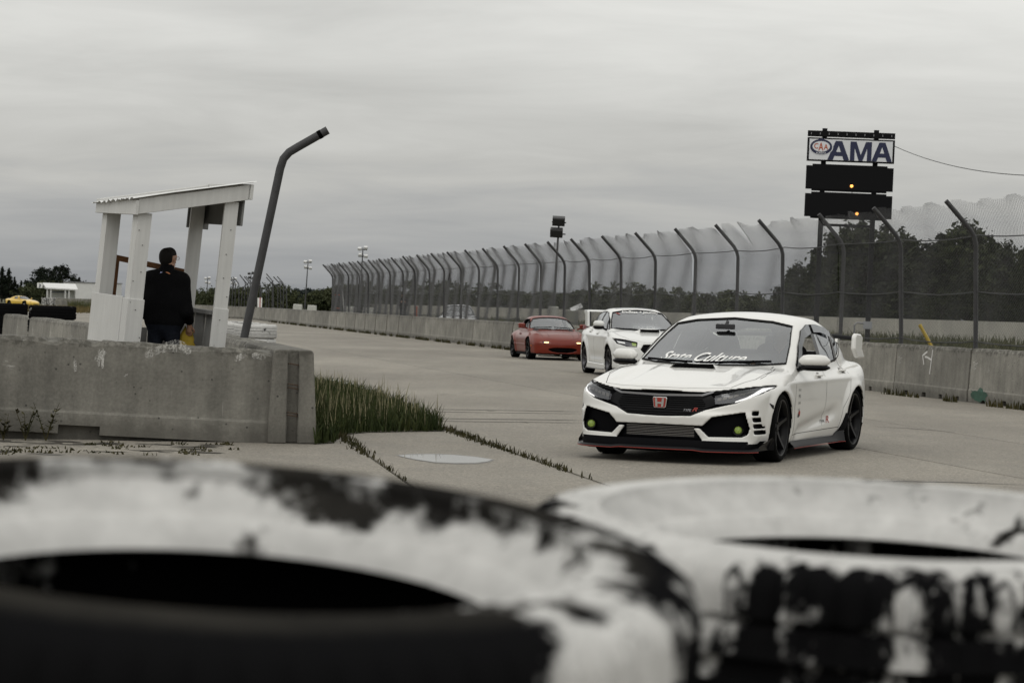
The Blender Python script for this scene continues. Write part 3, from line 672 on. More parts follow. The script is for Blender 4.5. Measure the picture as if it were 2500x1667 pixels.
for i in range(1, 5):
    o = link('concrete_barrier', BM[i % 4]); o.location = E0+dirv*(3.66*i+1.8); o.rotation_euler = (0, 0, math.atan2(dirv.y, dirv.x)); tag(o, LLAB[i], 'barrier', 'barriers along the left edge of the track')
# far left line of barriers
p0, p1 = AT(232, 783, 44.6*K), AT(0, 755, 65*K); dv = (p1-p0); dv.z = 0; dv.normalize(); q0 = Vector((p0.x, p0.y, 0))-dv*7
for i in range(9):
    o = link('concrete_barrier', BM[(i*3+1) % 4]); o.location = q0+dv*(3.605*i); o.rotation_euler = (0, 0, math.atan2(dv.y, dv.x))
    tag(o, ordinal(i+1)+' grey barrier, from the right, of the row behind the shelter', 'barrier', 'barriers in the row behind the shelter')
# the long wall on the right of the track
wd_ = Vector((-.199, 1, 0)).normalized(); BL = 3.66; Y0 = 44.5*K-BL*3*wd_.y; rsb = random.Random(11); NW = 44
ORD = ['nearest', 'second', 'third', 'fourth', 'fifth', 'sixth', 'seventh', 'eighth', 'ninth', 'tenth']
wl = 0
for i in range(NW):
    Yc = Y0+wd_.y*BL*(i+.5)
    if Yc > 178: break
    o = link('concrete_barrier', BM[rsb.randint(0, 3)]); o.location = (wall_x(Yc)+.23, Yc, 0); o.rotation_euler = (0, R(rsb.uniform(-.25, .25)), math.atan2(wd_.y, wd_.x)+R(rsb.uniform(-.5, .5)))
    tag(o, ordinal(i+1)+' concrete block of the long track wall, counted from its near right end', 'barrier', 'blocks of the long track wall'); last = Vector(o.location); wl += 1
    if i == 2: green = o
    if i == 3: arrow = o
tag(green, 'block of the long wall with a patch of green paint at its foot', 'barrier'); tag(arrow, 'block of the long wall with a white painted arrow mark, right of the white hatchback', 'barrier')
for k in ('group',):
    for o in (green, arrow):
        if k in o: del o[k]
# painted marks on those two blocks (track side is local +y or -y: the side facing -x)
def face_pt(o, u, z, off=.004):
    s = 1 if (o.matrix_world.to_3x3() @ Vector((0, 1, 0))).x < 0 else -1; y = .223-(z-.225)*(.223-.185)/(HB-.045-.225) if z > .225 else .235
    return Vector((u*1.0, s*(y+off), z)), s
bpy.context.view_layer.update()
SPRAY = mat('white_spray_paint', (.62, .61, .60), .7, var=.15, vscale=20); GREENP = mat('green_wall_paint', (.025, .075, .05), .7, var=.4, vscale=14)
def painted(o, lines, w, m, name):
    V = []; F = []
    for ln in lines:
        P = [face_pt(o, *p)[0] for p in densify(ln, .05, False)]; n0 = len(V)
        for i, p in enumerate(P):
            t = (P[min(i+1, len(P)-1)]-P[max(i-1, 0)]).normalized(); s = t.cross(Vector((0, 1, 0))).normalized()*w/2; V += [p-s, p+s]
        F += [(n0+2*i, n0+2*i+1, n0+2*i+3, n0+2*i+2) for i in range(len(P)-1)]
    return pydata(name, V, F, m, o)
sgn = face_pt(arrow, 0, .5)[1]
painted(arrow, [[(-.02, .86), (.04, .42)], [(.24, .82), (.46, .74), (.36, .58)], [(.02, .68), (.24, .72), (.34, .72)]], .035, SPRAY, 'painted_arrow')
rg = random.Random(4); gp = []
for i in range(26):
    a = i/26*6.283; gp.append((1.35+.42*math.cos(a)*rg.uniform(.65, 1.1), .13+.12*math.sin(a)*rg.uniform(.5, 1.2)))
pydata('green_paint_patch', [face_pt(green, u, max(z, .02), .006)[0] for u, z in gp], [tuple(range(26))], GREENP, green)
# the wall bends left far down the track
bd_ = Vector((-.42, .905, 0)).normalized(); st = Vector((last.x, last.y, 0))+wd_*BL*.5
for i in range(9):
    o = link('concrete_barrier', BM[rsb.randint(0, 3)]); o.location = st+bd_*BL*(i+.5); o.rotation_euler = (0, 0, math.atan2(bd_.y, bd_.x)); tag(o, ordinal(i+1)+' pale block of the far wall after it bends left', 'barrier', 'blocks of the wall beyond its bend')
# weeds at the foot of the long wall
rngw = np.random.RandomState(2); n = 5200; Yw = (40+rngw.rand(n)*132)*K; cl_ = np.sin(Yw*1.9)*np.sin(Yw*.73+1) > -.1; Xw = wall_x(Yw)-.30-np.abs(rngw.randn(n))*.04
tag(blades('wall_foot_weeds', np.stack([Xw, Yw], 1)[cl_], .04, .20, .03, WEED, seed=7), 'dark weeds sprouting along the foot of the long wall', 'weeds', kind='stuff')
# ---------------------------------------------------------------- catch fence on the wall
POSTM = mat('weathered_galvanised_pipe', (.045, .045, .047), .6, metal=.2, var=.25, vscale=6, bump=.1, bscale=30); WIRE = mat('chain_link_wire', (.11, .11, .112), .6, metal=.2); CABLE = mat('steel_cable', (.03, .03, .032), .6)
FY = 42.62
fence = empty('catch_fence', (wall_x(FY)+.58, FY, 0), math.atan2(wd_.y, wd_.x)); tag(fence, 'long chain link catch fence on bent pipe posts behind the track wall', 'fence')
PS = 3.74; hb, ht = 3.13*K, 3.74*K; arm = .62*K        # bend height, tip height, arm reach towards the track (local +y)
def post_curve(lean=0.0, h0=0.0):
    P = [(0, 0, h0), (0, lean*.5, hb*.5), (0, lean, hb-.18), (0, lean+.035, hb-.05), (0, lean+.10, hb+.06), (0, lean+.19, hb+.16), (0, lean+arm, ht)]; return P
def mesh_bay(seed, tear=0.0):
    rg = np.random.RandomState(seed); W_ = .068; nW = int(PS/(W_/2)); z0 = .55; path = [(y, z) for _, y, z in post_curve()][2:]; L0 = hb-.18-z0
    seg = [L0]; pts = [(0, z0)]+path
    cum = [0]
    for a, b in zip(pts[:-1], pts[1:]): cum.append(cum[-1]+math.hypot(b[0]-a[0], b[1]-a[1]))
    cum = np.array(cum); py = np.array([p[0] for p in pts]); pz = np.array([p[1] for p in pts]); n = int(cum[-1]/(W_/2)); ph = rg.uniform(0, 6.28, 4)
    s = np.linspace(0, cum[-1], n+1); V = []; F = []
    xs = np.arange(nW)*W_/2
    top = cum[-1]-.10+.10*np.sin(xs/PS*math.pi)+.05*np.sin(xs*2.3+ph[0])+.04*np.sin(xs*5.1+ph[1])
    if tear: top -= tear*np.exp(-((xs-PS*.55)/.22)**2)
    for i, x in enumerate(xs):
        ok = s <= top[i]; si = s[ok]; m = len(si); par = (np.arange(m)+i) % 2
        X = x+np.where(par == 0, 0, W_/2); bulge = .05*np.sin(x/PS*math.pi)*np.sin(si/cum[-1]*3.0+ph[2])+.02*np.sin(x*3+si*2.2+ph[3])
        Yp = np.interp(si, cum, py)+bulge+np.where(par == 0, .003, -.003); Z = np.interp(si, cum, pz); r = .0025; k0 = len(V)
        fl = np.clip((si-(top[i]-.35))/.35, 0, 1)**2*.06*np.sin(x*4+ph[0]); Yp = Yp+fl
        for q in range(3):
            a = q*2.0944; V += list(zip((X+math.cos(a)*r).tolist(), (Yp+math.sin(a)*r).tolist(), Z.tolist()))
        for j in range(m-1):
            for q in range(3): q2 = (q+1) % 3; F.append((k0+q*m+j, k0+q2*m+j, k0+q2*m+j+1, k0+q*m+j+1))
    V = np.array(V); return np_mesh('chain_link', V, np.array(F), [WIRE], smooth=False)
BAY = [mesh_bay(i, (0, 0, .45, .15, 0)[i]) for i in range(5)]
def post_mesh(lean):
    m = MB(); m.tube(post_curve(lean), .042, 10); o = m.build('tmp', POSTM, None, True); me = o.data; me.name = 'fence_post'; bpy.data.objects.remove(o); return me
PM = [post_mesh(l) for l in (.0, .05, .10, .03)]
def strand(h, seed):
    rg = random.Random(seed); m = MB(); sg = rg.uniform(.02, .07); m.tube([(PS*t, .045+(.0 if h < hb else .06), h-sg*4*t*(1-t)+rg.uniform(-.006, .006)) for t in (0, .17, .33, .5, .67, .83, 1)], .011, 5); o = m.build('tmp', CABLE); me = o.data; me.name = 'tension_wire'; bpy.data.objects.remove(o); return me
ST = [[strand(h, i*7+int(h*10)) for i in range(3)] for h in (.98*K+.12, 2.05*K, hb-.02)]
rgf = random.Random(21)
for i in range(-2, 26):
    link('post', PM[rgf.randint(0, 3)], fence, (PS*i, rgf.uniform(-.03, .03), 0), (R(rgf.uniform(-.8, .8)), R(rgf.uniform(-1.2, 1.0)), 0))
    if i < 25:
        link('chain_link', BAY[2 if i == 3 else rgf.choice((0, 1, 3, 4))], fence, (PS*i, .05, 0))['kind'] = 'stuff'
        for hgt in ST: link('tension_wire', rgf.choice(hgt), fence, (PS*i, 0, 0))
b = MB(); b.box((PS*14.6, .06, 2.62*K), (.22, .03, .10)); b.add([(PS*14.55, .08, 2.62*K), (PS*14.6, .1, 2.9*K), (PS*14.7, .09, 2.6*K)], [(0, 1, 2)]); b.build('snagged_plastic_scrap', BLK_DEEP, fence)
# black crash pad strapped to the last post
e = fence.matrix_basis @ Vector((PS*25, 0, 0)); pc = AT(824, 745, e.y-1.0)
pad = empty('crash_pad', (pc.x, pc.y, 0)); b = MB(); b.box((0, 0, HB+.62), (.30, .22, 1.42)); pp_ = b.build('pad', mat('black_vinyl_pad', (.006, .006, .006), .6), pad, bevel=.03)
b = MB(); b.bar((0, 0.1, 0), (0, .1, HB+.2), .06, .06); b.build('pad_post', POSTM, pad)
for z in (.27, 1.0):
    b = MB(); b.box((0, 0, HB+.62-.71+z), (.315, .235, .045)); b.box((.17, 0, HB+.58-.71+z), (.02, .05, .14)); b.build('strap', mat('orange_strap', (.55, .10, .02), .7), pad)
tag(pad, 'tall black crash pad with two orange straps at the far end of the fence', 'crash pad')
a1, a2 = AT(835, 700, e.y-.4), AT(842, 757, e.y-.4); b = MB(); b.tube([(a2.x+.06, a2.y, 0), a1], .03, 8); tag(b.build('white_pole', LETTER_W), 'thin white pole leaning beside the black crash pad', 'pole')
# lone bent post leaning at the left barriers
lp_base = AT(597, 820, 33.6*K); q = [AT(x, y, 33.6*K) for x, y in ((597, 820), (645, 596), (684, 412), (692, 388), (706, 372), (726, 360), (800, 318))]
b = MB(); dirp = (q[0]-q[1]).normalized(); b.tube([q[0]+dirp*(q[0].z/-dirp.z)]+q, .058*K, 12); lpo = b.build('bent_post', POSTM, None, True)
b = MB(); dd = (q[-1]-q[-2]).normalized(); b.tube([q[-1]-dd*.14, q[-1]-dd*.09], .062*K, 12); b.build('tape_band', BLK_DEEP, lpo)
tag(lpo, 'lone grey pipe post with a bent top leaning over the left barriers', 'post')
# ---------------------------------------------------------------- white marshal shelter
def m_white_wood():
    t = NT('white_painted_wood'); v = t.vec('Object'); g = t.noise(t.vec('Object', (14, 14, .8)), 2, 5, .6)
    c = t.mul((.56, .56, .545), t.rng(g, .25, .75, .90, 1.06)); c = t.mul(c, t.rng(t.noise(v, 1.7, 4), .3, .7, .93, 1.05))
    ch = t.math('MULTIPLY', t.rng(t.noise(v, 26, 4, .7), .66, .72), t.rng(t.noise(v, 2.6, 2), .50, .60)); c = t.mix(t.math('MULTIPLY', ch, .8), c, (.10, .09, .075))
    return t.done(c, .6, ((g, .12, .004),))
WOOD_W = m_white_wood(); ROOF_W = mat('white_sheet_metal', (.62, .62, .61), .4, var=.06, vscale=2); RUST = mat('rusty_steel', (.13, .055, .018), .8, var=.5, vscale=9, bump=.3, bscale=60); GREYBOARD = mat('weathered_grey_board', (.17, .17, .165), .85, var=.3, vscale=3)
SL = .94; SY = 26.75*K; pb = AT(322, 800, SY)
sh = empty('marshal_shelter'); _m = Matrix.Rotation(R(4.6), 4, 'Y') @ Matrix.Rotation(R(29), 4, 'Z')
# local origin = foot of the near corner post
foot = Vector((pb.x-.10, SY, 0)); sh.matrix_world = Matrix.Translation(foot) @ _m
tag(sh, 'small white wooden marshal shelter with a sloping roof behind the near barrier', 'shelter')
PT = {'near': (0, 0), 'right': (SL, 0), 'left': (0, SL), 'back': (SL, SL)}; pw = .150; FL = .22
def roofz(u): return 2.44*K+(u+.0)*math.tan(R(13.5))
for k, (u, v) in PT.items():
    b = MB(); h = roofz(u)
    b.prism([(u-pw/2, v-pw/2), (u+pw/2, v-pw/2), (u+pw/2, v-pw/2+.03), (u-pw/2+.03, v-pw/2+.03), (u-pw/2+.03, v+pw/2), (u-pw/2, v+pw/2)] if k in ('near', 'left') else [(u-pw/2, v-pw/2), (u+pw/2, v-pw/2), (u+pw/2, v+pw/2), (u+pw/2-.03, v+pw/2), (u+pw/2-.03, v-pw/2+.03), (u-pw/2, v-pw/2+.03)], .02, h, 'z')
    b.build('post', WOOD_W, sh)
ph_ = 1.50*K
def panel(name, u0, u1, v0, v1, z0, z1, m, parent=sh): b = MB(); b.box(((u0+u1)/2, (v0+v1)/2, (z0+z1)/2), (u1-u0, v1-v0, z1-z0)); return b.build(name, m, parent, bevel=.004)
panel('wall_panel', -pw/2-.018, -pw/2-.002, pw/2+.012, SL+pw/2+.02, .02, ph_, WOOD_W); panel('wall_panel', -pw/2-.0195, -pw/2-.002, -pw/2-.019, pw/2-.004, .02, ph_-.012, WOOD_W); panel('panel_seam', -pw/2-.012, -pw/2-.0015, pw/2-.006, pw/2+.014, .02, ph_-.02, GAP)
panel('wall_panel', -pw/2-.02, pw/2+.012, -pw/2-.018, -pw/2-.002, .02, ph_-.012, WOOD_W)
panel('wall_panel', SL-pw/2-.012, SL+pw/2+.012, -pw/2-.018, -pw/2-.002, .02, ph_-.02, WOOD_W)
panel('floor', -.04, SL+.04, -.04, SL+.04, .12, FL, GREYBOARD)
for u in (0.1, SL-.1): panel('floor_joist', u-.05, u+.05, -.02, SL+.02, .0, .119, GREYBOARD)
n = 5
for i in range(n): panel('board', SL+.005+(.015 if i % 2 else 0), SL+.03+(.015 if i % 2 else 0), pw/2+(SL-pw)*i/n, pw/2+(SL-pw)*(i+.86)/n, FL, ph_-.10, GREYBOARD)
panel('cap_rail', SL-.05, SL+.09, pw/2, SL-pw/2, ph_-.10, ph_-.055, GREYBOARD)
for i in range(n): panel('board', pw/2+(SL-pw)*i/n, pw/2+(SL-pw)*(i+.9)/n, SL-.01+(.012 if i % 2 else 0), SL+.015+(.012 if i % 2 else 0), FL, ph_-.32, GREYBOARD)
# roof: fascia boards and a corrugated sheet
oh = .13; rz0, rz1 = roofz(-oh), roofz(SL+.17)
def slope_board(u0, u1, v, th, dep, name='fascia', dz=0.0):
    b = MB(); b.add([(u0, v, roofz(u0)+dz), (u1, v, roofz(u1)+dz), (u1, v+th, roofz(u1)+dz), (u0, v+th, roofz(u0)+dz), (u0, v, roofz(u0)+dz+dep), (u1, v, roofz(u1)+dz+dep), (u1, v+th, roofz(u1)+dz+dep), (u0, v+th, roofz(u0)+dz+dep)], [(0, 1, 2, 3), (7, 6, 5, 4), (0, 4, 5, 1), (1, 5, 6, 2), (2, 6, 7, 3), (3, 7, 4, 0)]); return b.build(name, WOOD_W, sh, bevel=.004)
slope_board(-oh+.03, SL+.16, -pw/2-.05, .035, .16); slope_board(-oh+.03, SL+.16, SL+pw/2+.02, .035, .15)
b = MB(); b.box((-oh+.012, SL/2, roofz(-oh)+.075), (.035, SL+pw+.14, .15)); b.build('fascia', WOOD_W, sh, bevel=.004)
b = MB(); b.box((SL+.18, SL/2, roofz(SL+.18)+.08), (.035, SL+pw+.14, .16)); b.build('fascia', WOOD_W, sh, bevel=.004)
V = []; F = []; nv = 60; us = (-oh-.05, .25, .6, SL+.22)
rgs = random.Random(3)
for j in range(nv+1):
    v = -pw/2-.09+(SL+pw+.18)*j/nv; w = .008*math.sin(j/nv*2*math.pi*9)
    for u in us: V.append((u, v, roofz(u)+.185+w-.06*max(0, v+.1)+(rgs.uniform(-.016, .006) if u < 0 else 0)))
for j in range(nv): F += [(j*4+i, j*4+i+1, j*4+i+5, j*4+i+4) for i in range(3)]
pydata('roof_sheet', V, F, ROOF_W, sh, True)
# plain board hanging under the high end
panel('hanging_board', SL-.06, SL+.19, SL+pw/2-.02, SL+pw/2+.005, roofz(SL)-.30, roofz(SL)+.03, GREYBOARD)
panel('hanging_board', SL+.13, SL+.155, -.05, SL+.05, roofz(SL)-.24, roofz(SL)+.03, GREYBOARD)
# nail heads and screws
b = MB()
for (u, v, z) in [(-.02, -pw/2-.002, zz) for zz in (.7, 1.15, 1.62, 1.86, 2.1, 2.28)]+[(SL+.03, -pw/2-.002, zz) for zz in (1.55, 1.8, 2.05, 2.3)]+[(.03, -pw/2-.02, zz) for zz in (.8, 1.1, 1.35)]+[(SL, -pw/2-.02, zz) for zz in (.9, 1.33)]:
    b.box((u+rgs.uniform(-.04, .04), v, z*K+rgs.uniform(-.08, .08)), (.008, .01, .008))
b.build('nail_heads', GAP, sh)['kind'] = 'stuff'
# rusty frame and chain on the back side
fr = empty('rusty_frame'); fr.matrix_world = sh.matrix_world.copy(); tag(fr, 'rusty steel frame with a hanging chain standing at the back of the shelter', 'frame')
b = MB(); b.bar((.16, SL+.16, .0), (.16, SL+.16, 1.90*K), .055, .055); b.build('upright', RUST, fr)
b = MB(); b.bar((.06, SL+.16, 1.93*K), (SL+.02, SL+.16, 1.84*K), .05, .06); b.build('top_bar', RUST, fr)
b = MB(); b.bar((SL-.03, SL+.16, .0), (SL-.03, SL+.16, 1.82*K), .055, .055); b.build('upright', RUST, fr)
b = MB()
for i in range(22):
    z = 1.88*K-.034*i; a = [(.095+(.011*math.cos(t) if i % 2 else 0), SL+.16+(0 if i % 2 else .011*math.cos(t)), z+.02*math.sin(t)) for t in np.linspace(0, 6.283, 9)]; b.tube(a, .004, 4, False)
b.build('chain', mat('dark_chain', (.03, .028, .026), .6, metal=.6), fr)
# ---------------------------------------------------------------- sign tower
SG = 90*K; s0 = AT(2057, 770, SG); sg = empty('sign_tower', (s0.x, SG, 0), R(-5)); sg.rotation_euler = (0, R(.9), R(-5)); tag(sg, 'tall black sign tower with a white motor club board, behind the fence', 'sign')
STEEL_K = mat('black_painted_steel', (.006, .006, .007), .6, spec=.12); SIGN_W = mat('white_sign_face', (.70, .71, .74), .4); NAVY = mat('navy_sign_print', (.010, .014, .055), .4); ORNG = mat('orange_red_sign_print', (.42, .075, .018), .4)
BOARD_K = mat('black_score_board', (.005, .005, .006), .6, spec=.12)
def zz(y): return CAMH+(768-y)/65.6*K
w2 = 3.22*K/2
for u in (-.98*K, .93*K): b = MB(); b.box((u, .16, zz(310)/2), (.17, .17, zz(310))); b.build('leg', STEEL_K, sg)
b = MB(); b.bar((-.98*K, .16, zz(545)), (.93*K, .16, zz(545)), .09, .09); b.bar((-.98*K, .16, zz(612)), (.93*K, .16, zz(612)), .05, .05); b.build('cross_brace', STEEL_K, sg)
b = MB(); b.box((0, .02, zz(324)), (2*w2, .14, .20)); lb = b.build('lamp_rail', STEEL_K, sg)
for i in range(10): b = MB(); b.box((-w2+.12+i*(2*w2-.24)/9, -.06, zz(324)), (.025, .02, .07)); b.build('lamp_clip', GREYM, lb)
za, zb_ = zz(334), zz(391)
b = MB(); b.box((0, .0, (za+zb_)/2), (2*w2, .16, za-zb_)); ab = b.build('sign_box', STEEL_K, sg)
b = MB(); b.box((.0, -.085, (za+zb_)/2), (2*w2-.14, .012, za-zb_-.10)); b.build('sign_face', SIGN_W, ab)
y_ = -.0945; bw = 2*w2-.14; bh = za-zb_-.10; lx, lz = -bw/2, zb_+.05
LETA = [[(0, 0), (.25, 0), (.50, .76), (.50, 1), (.35, 1)], [(1, 0), (.65, 1), (.50, 1), (.50, .76), (.75, 0)], [(.319, .21), (.681, .21), (.61, .425), (.39, .425)]]
LETM = [[(0, 0), (.21, 0), (.21, .66), (.41, 0), (.59, 0), (.79, .66), (.79, 0), (1, 0), (1, 1), (.72, 1), (.5, .30), (.28, 1), (0, 1)]]
for sh_, x0_, w_ in ((LETA, .222, .262), (LETM, .492, .258), (LETA, .752, .245)):
    b = MB()
    for po_ in sh_: b.prism([(lx+bw*(x0_+p[0]*w_), lz+.004+bh*.93*p[1]) for p in po_], y_-.002, y_, 'y')
    b.build('sign_letters', NAVY, ab)
def ell(cx, cz, rx, rz, n=40): return [(cx+rx*math.cos(2*math.pi*i/n), cz+rz*math.sin(2*math.pi*i/n)) for i in range(n)]
ex, ez = lx+bw*.142, lz+bh*.62
b = MB(); b.prism(ell(ex, ez, bw*.145, bh*.405), y_-.003, y_-.002, 'y'); b.build('emblem_ring', SIGN_W, ab)
b = MB(); b.prism(ell(ex, ez, bw*.133, bh*.375), y_-.007, y_-.006, 'y'); b.prism([(ex-bw*.04, ez+bh*.3), (ex+bw*.04, ez+bh*.3), (ex+bw*.035, ez+bh*.40), (ex-bw*.035, ez+bh*.40)], y_-.0062, y_-.0052, 'y'); b.build('emblem_ring', NAVY, ab)
b = MB(); b.prism(ell(ex, ez+bh*.02, bw*.105, bh*.255), y_-.011, y_-.010, 'y'); b.build('emblem_field', SIGN_W, ab)
for t_, u_, h_, wd2, dz in (('C', -.085, .27, .05, -.10), ('A', -.033, .40, .062, -.19), ('A', .032, .27, .052, -.13)): flat_text('emblem_letters', t_, bh*h_, ORNG, lambda u, v: (ex+bw*u_+u, y_-.0145, ez+bh*dz+v), ab, 0, .02, bw*wd2)
flat_text('emblem_letters', 'ALBERTA', bh*.085, SIGN_W, lambda u, v: (ex-bw*.06+u, y_-.0145, ez-bh*.345+v+.35*(u-bw*.06)**2), ab, 0, .01, bw*.12)
AMB = mat('lit_amber_bulb', (.8, .3, .05), .4, emit=(1.0, .42, .10), estr=2.2)
for y0, y1, lx2, lyy in ((402, 459, .09, 449), (470, 526, .33, 516)):
    b = MB(); b.box((0, .02, (zz(y0)+zz(y1))/2), (2*w2, .14, zz(y0)-zz(y1))); b.box((0, .02, zz(y0)+.03), (2*w2*.86, .1, .06)); b.box((0, .02, zz(y1)-.03), (2*w2*.86, .1, .06)); bb = b.build('score_board', BOARD_K, sg)
    b = MB(); b.lathe([(.001, -.06), (.035, -.05), (.055, -.01), (.055, .03)], 12, 'y', (lx2*K, -.06, zz(lyy))); b.build('amber_lamp', AMB, bb)
b = MB(); b.tube([(.12*K, .0, zz(459)), (.12*K, .0, zz(470))], .015, 5); b.build('conduit', STEEL_K, sg)
# meter box and conduit at the tower foot
mb = AT(2118, 794, SG-.3); b = MB(); b.box((0, 0, mb.z), (.30, .12, .26)); bo = b.build('meter_box', mat('grey_meter_box', (.33, .34, .36), .5), None, loc=(mb.x, mb.y, 0), bevel=.01); tag(bo, 'grey electric meter box on the right leg of the sign tower', 'meter box')
b = MB(); b.tube([(-.15, 0, mb.z+.06), (-.36, 0, mb.z+.08), (-.45, 0, mb.z), (-.47, 0, 0)], .03, 8); b.build('conduit_pipe', GREYM, bo)
c0 = sg.matrix_basis @ Vector((w2, 0, zz(348))); c1 = AT(2560, 430, 60); b = MB(); b.tube([c0.lerp(c1, t)-Vector((0, 0, 1.0*4*t*(1-t)*.25)) for t in np.linspace(0, 1, 13)], .012, 5); tag(b.build('overhead_cable', CABLE), 'thin overhead cable running from the sign tower out to the right', 'cable')
# yellow guard leaning behind the wall
ya, yb = AT(2245, 792, 50*K), AT(2270, 838, 50*K); b = MB(); b.tube([ya, yb+(yb-ya)*1.2], .035, 8); tag(b.build('yellow_pole', mat('yellow_plastic', (.55, .38, .03), .5)), 'leaning yellow pole guard behind the right wall', 'pole')
# ---------------------------------------------------------------- light masts
LAMPW = mat('floodlight_housing', (.62, .62, .62), .4); LAMPK = mat('dark_floodlight', (.03, .03, .032), .4)
def mast(px, pytop, Y, ml, label, heads, lean=1.6, base=None, r=.05):
    Y *= K; t = AT(px, pytop, Y); h = t.z; o = empty('light_mast', (t.x-math.tan(R(lean))*h, Y, 0)); o.rotation_euler = (0, R(lean), 0); tag(o, label, 'light mast', 'floodlight masts')
    b = MB(); b.tube([(0, 0, 0), (0, 0, h*.45), (0, 0, h)], [r*1.6, r*1.1, r*.7], 8); b.build('mast', POSTM, o, True)
    for (dx, dz, wx) in heads:
        q = MB(); M1 = Euler((R(28), 0, R(dx*40))).to_matrix(); q.box((dx, -.10, h+dz), (wx, .22, wx*.72), M1); q.box((dx, -.21, h+dz-.05), (wx*.86, .02, wx*.58), M1); q.build('floodlight', ml, o, bevel=.02)
    b = MB()
    for dz in sorted(set(d for _, d, _ in heads)): b.bar((-.3, 0, h+dz-.05), (.3, 0, h+dz-.05), .05, .05)
    b.build('lamp_arm', POSTM, o)
    if base: base(o)
    return o
H4 = [(-.22, 0.0, .27), (.20, .10, .27), (-.16, -.42, .25), (.24, -.50, .27)]
def conc_base(o):
    for sx in (-1, 1): b = MB(); b.prism([(-.45, 0), (.45, 0), (.36, 1.15), (-.36, 1.15)], -.3, .3, 'y'); q = b.build('base_block', mat('pale_base_block', (.50, .50, .46), .8, var=.15), o, bevel=.03); q.location = (sx*.62, 0, 0)
mast(886, 608, 185, LAMPW, 'floodlight mast with white lamps rising above the far end of the fence', H4, base=conc_base)
mast(752, 640, 225, LAMPW, 'floodlight mast on two pale base blocks, left of the fence end', H4, 2.5, base=conc_base)
mast(571, 682, 300, LAMPW, 'floodlight mast above the far bushes, between shelter and leaning post', H4)
mast(507, 680, 300, LAMPW, 'floodlight mast partly hidden by the right post of the shelter', H4)
mast(613, 668, 290, LAMPK, 'floodlight mast nearly hidden behind the leaning bent post', H4)
mast(1365, 540, 108, LAMPK, 'floodlight mast with two dark lamps behind the red roadster', [(-.02, .0, .52), (-.08, -.48, .52)], 2.0)
# pale trailer of that mast with a tilted panel
tb = AT(1345, 760, 107*K); tr = empty('light_trailer', (tb.x, tb.y, 0)); tag(tr, 'pale equipment trailer with a tilted white panel behind the red roadster', 'trailer')
b = MB(); b.box((.1, 0, .75), (.42, .6, 1.5)); b.build('cabinet', mat('pale_cabinet', (.36, .36, .33), .6), tr, bevel=.03); b = MB(); b.box((.85, 0, .70), (.55, .6, 1.3)); b.build('battery_box', mat('drab_box', (.20, .20, .17), .7), tr, bevel=.03)
b = MB(); b.box((1.05, 0, 1.46), (.50, .5, .04), Euler((R(20), R(-26), 0)).to_matrix()); b.build('tilted_panel', LAMPW, tr); b = MB(); b.box((.5, 0, .35), (1.6, .4, .1)); b.lathe([(.28, -.1), (.28, .1), (.1, .1), (.1, -.1)], 16, 'y', (.4, -.3, .28), True); b.build('chassis', BLK_PLAS, tr)
om = AT(1015, 760, 125*K); b = MB(); b.lathe([(.001, 1.35), (.08, 1.33), (.085, .06), (.2, .05), (.2, 0), (.001, 0)], 12, 'z'); o = b.build('marker_post', mat('orange_marker', (.50, .09, .03), .6), None, True, loc=(om.x, om.y, 0)); tag(o, 'orange marker post standing behind the track wall', 'marker')
mk = AT(634, 748, 205*K); b = MB(); b.prism([(-.15, 0), (.15, 0), (.18, 1.62), (-.18, 1.62)], -.1, .1, 'y'); o = b.build('trackside_board', LETTER_W, None, loc=(mk.x, mk.y, 0)); tag(o, 'small white board with a red stripe on the far wall', 'board'); b = MB(); b.box((.03, -.11, 1.20), (.07, .02, .9)); b.build('red_stripe', RED, o)
# ---------------------------------------------------------------- trees and bushes
BARK = mat('bark', (.05, .042, .032), .9, var=.3, vscale=8)
LEAF_D = m_leaf('dark_mixed_foliage', (.013, .018, .008), (.040, .047, .019), .8); LEAF_M = m_leaf('willow_foliage', (.030, .040, .018), (.070, .076, .036), .6); LEAF_S = m_leaf('spruce_needles', (.006, .010, .007), (.016, .021, .012), 1.2); LEAF_B = m_leaf('haze_tinted_foliage', (.020, .028, .026), (.035, .042, .036), .3)  # skyline foliage tinted blue, distance haze put into its colour
def leaf_cloud(C, rad, nper, size, seed, flat=.6):
    rng = np.random.RandomState(seed); n = len(C); P = np.repeat(C, nper, 0)+rng.randn(n*nper, 3)*np.repeat(rad, nper)[:, None]*np.array([.55, .55, .45]); m = len(P)
    a = rng.randn(m, 3); a /= np.linalg.norm(a, axis=1)[:, None]; b = np.cross(a, rng.randn(m, 3)); b /= np.linalg.norm(b, axis=1)[:, None]; s = size*(.5+rng.rand(m))[:, None]
    a = a*s; b = b*s*flat; V = np.stack([P-a, P-b*.8+a*.1, P+a, P+b*.8+a*.1], 1).reshape(-1, 3); return V, np.arange(m*4).reshape(-1, 4)
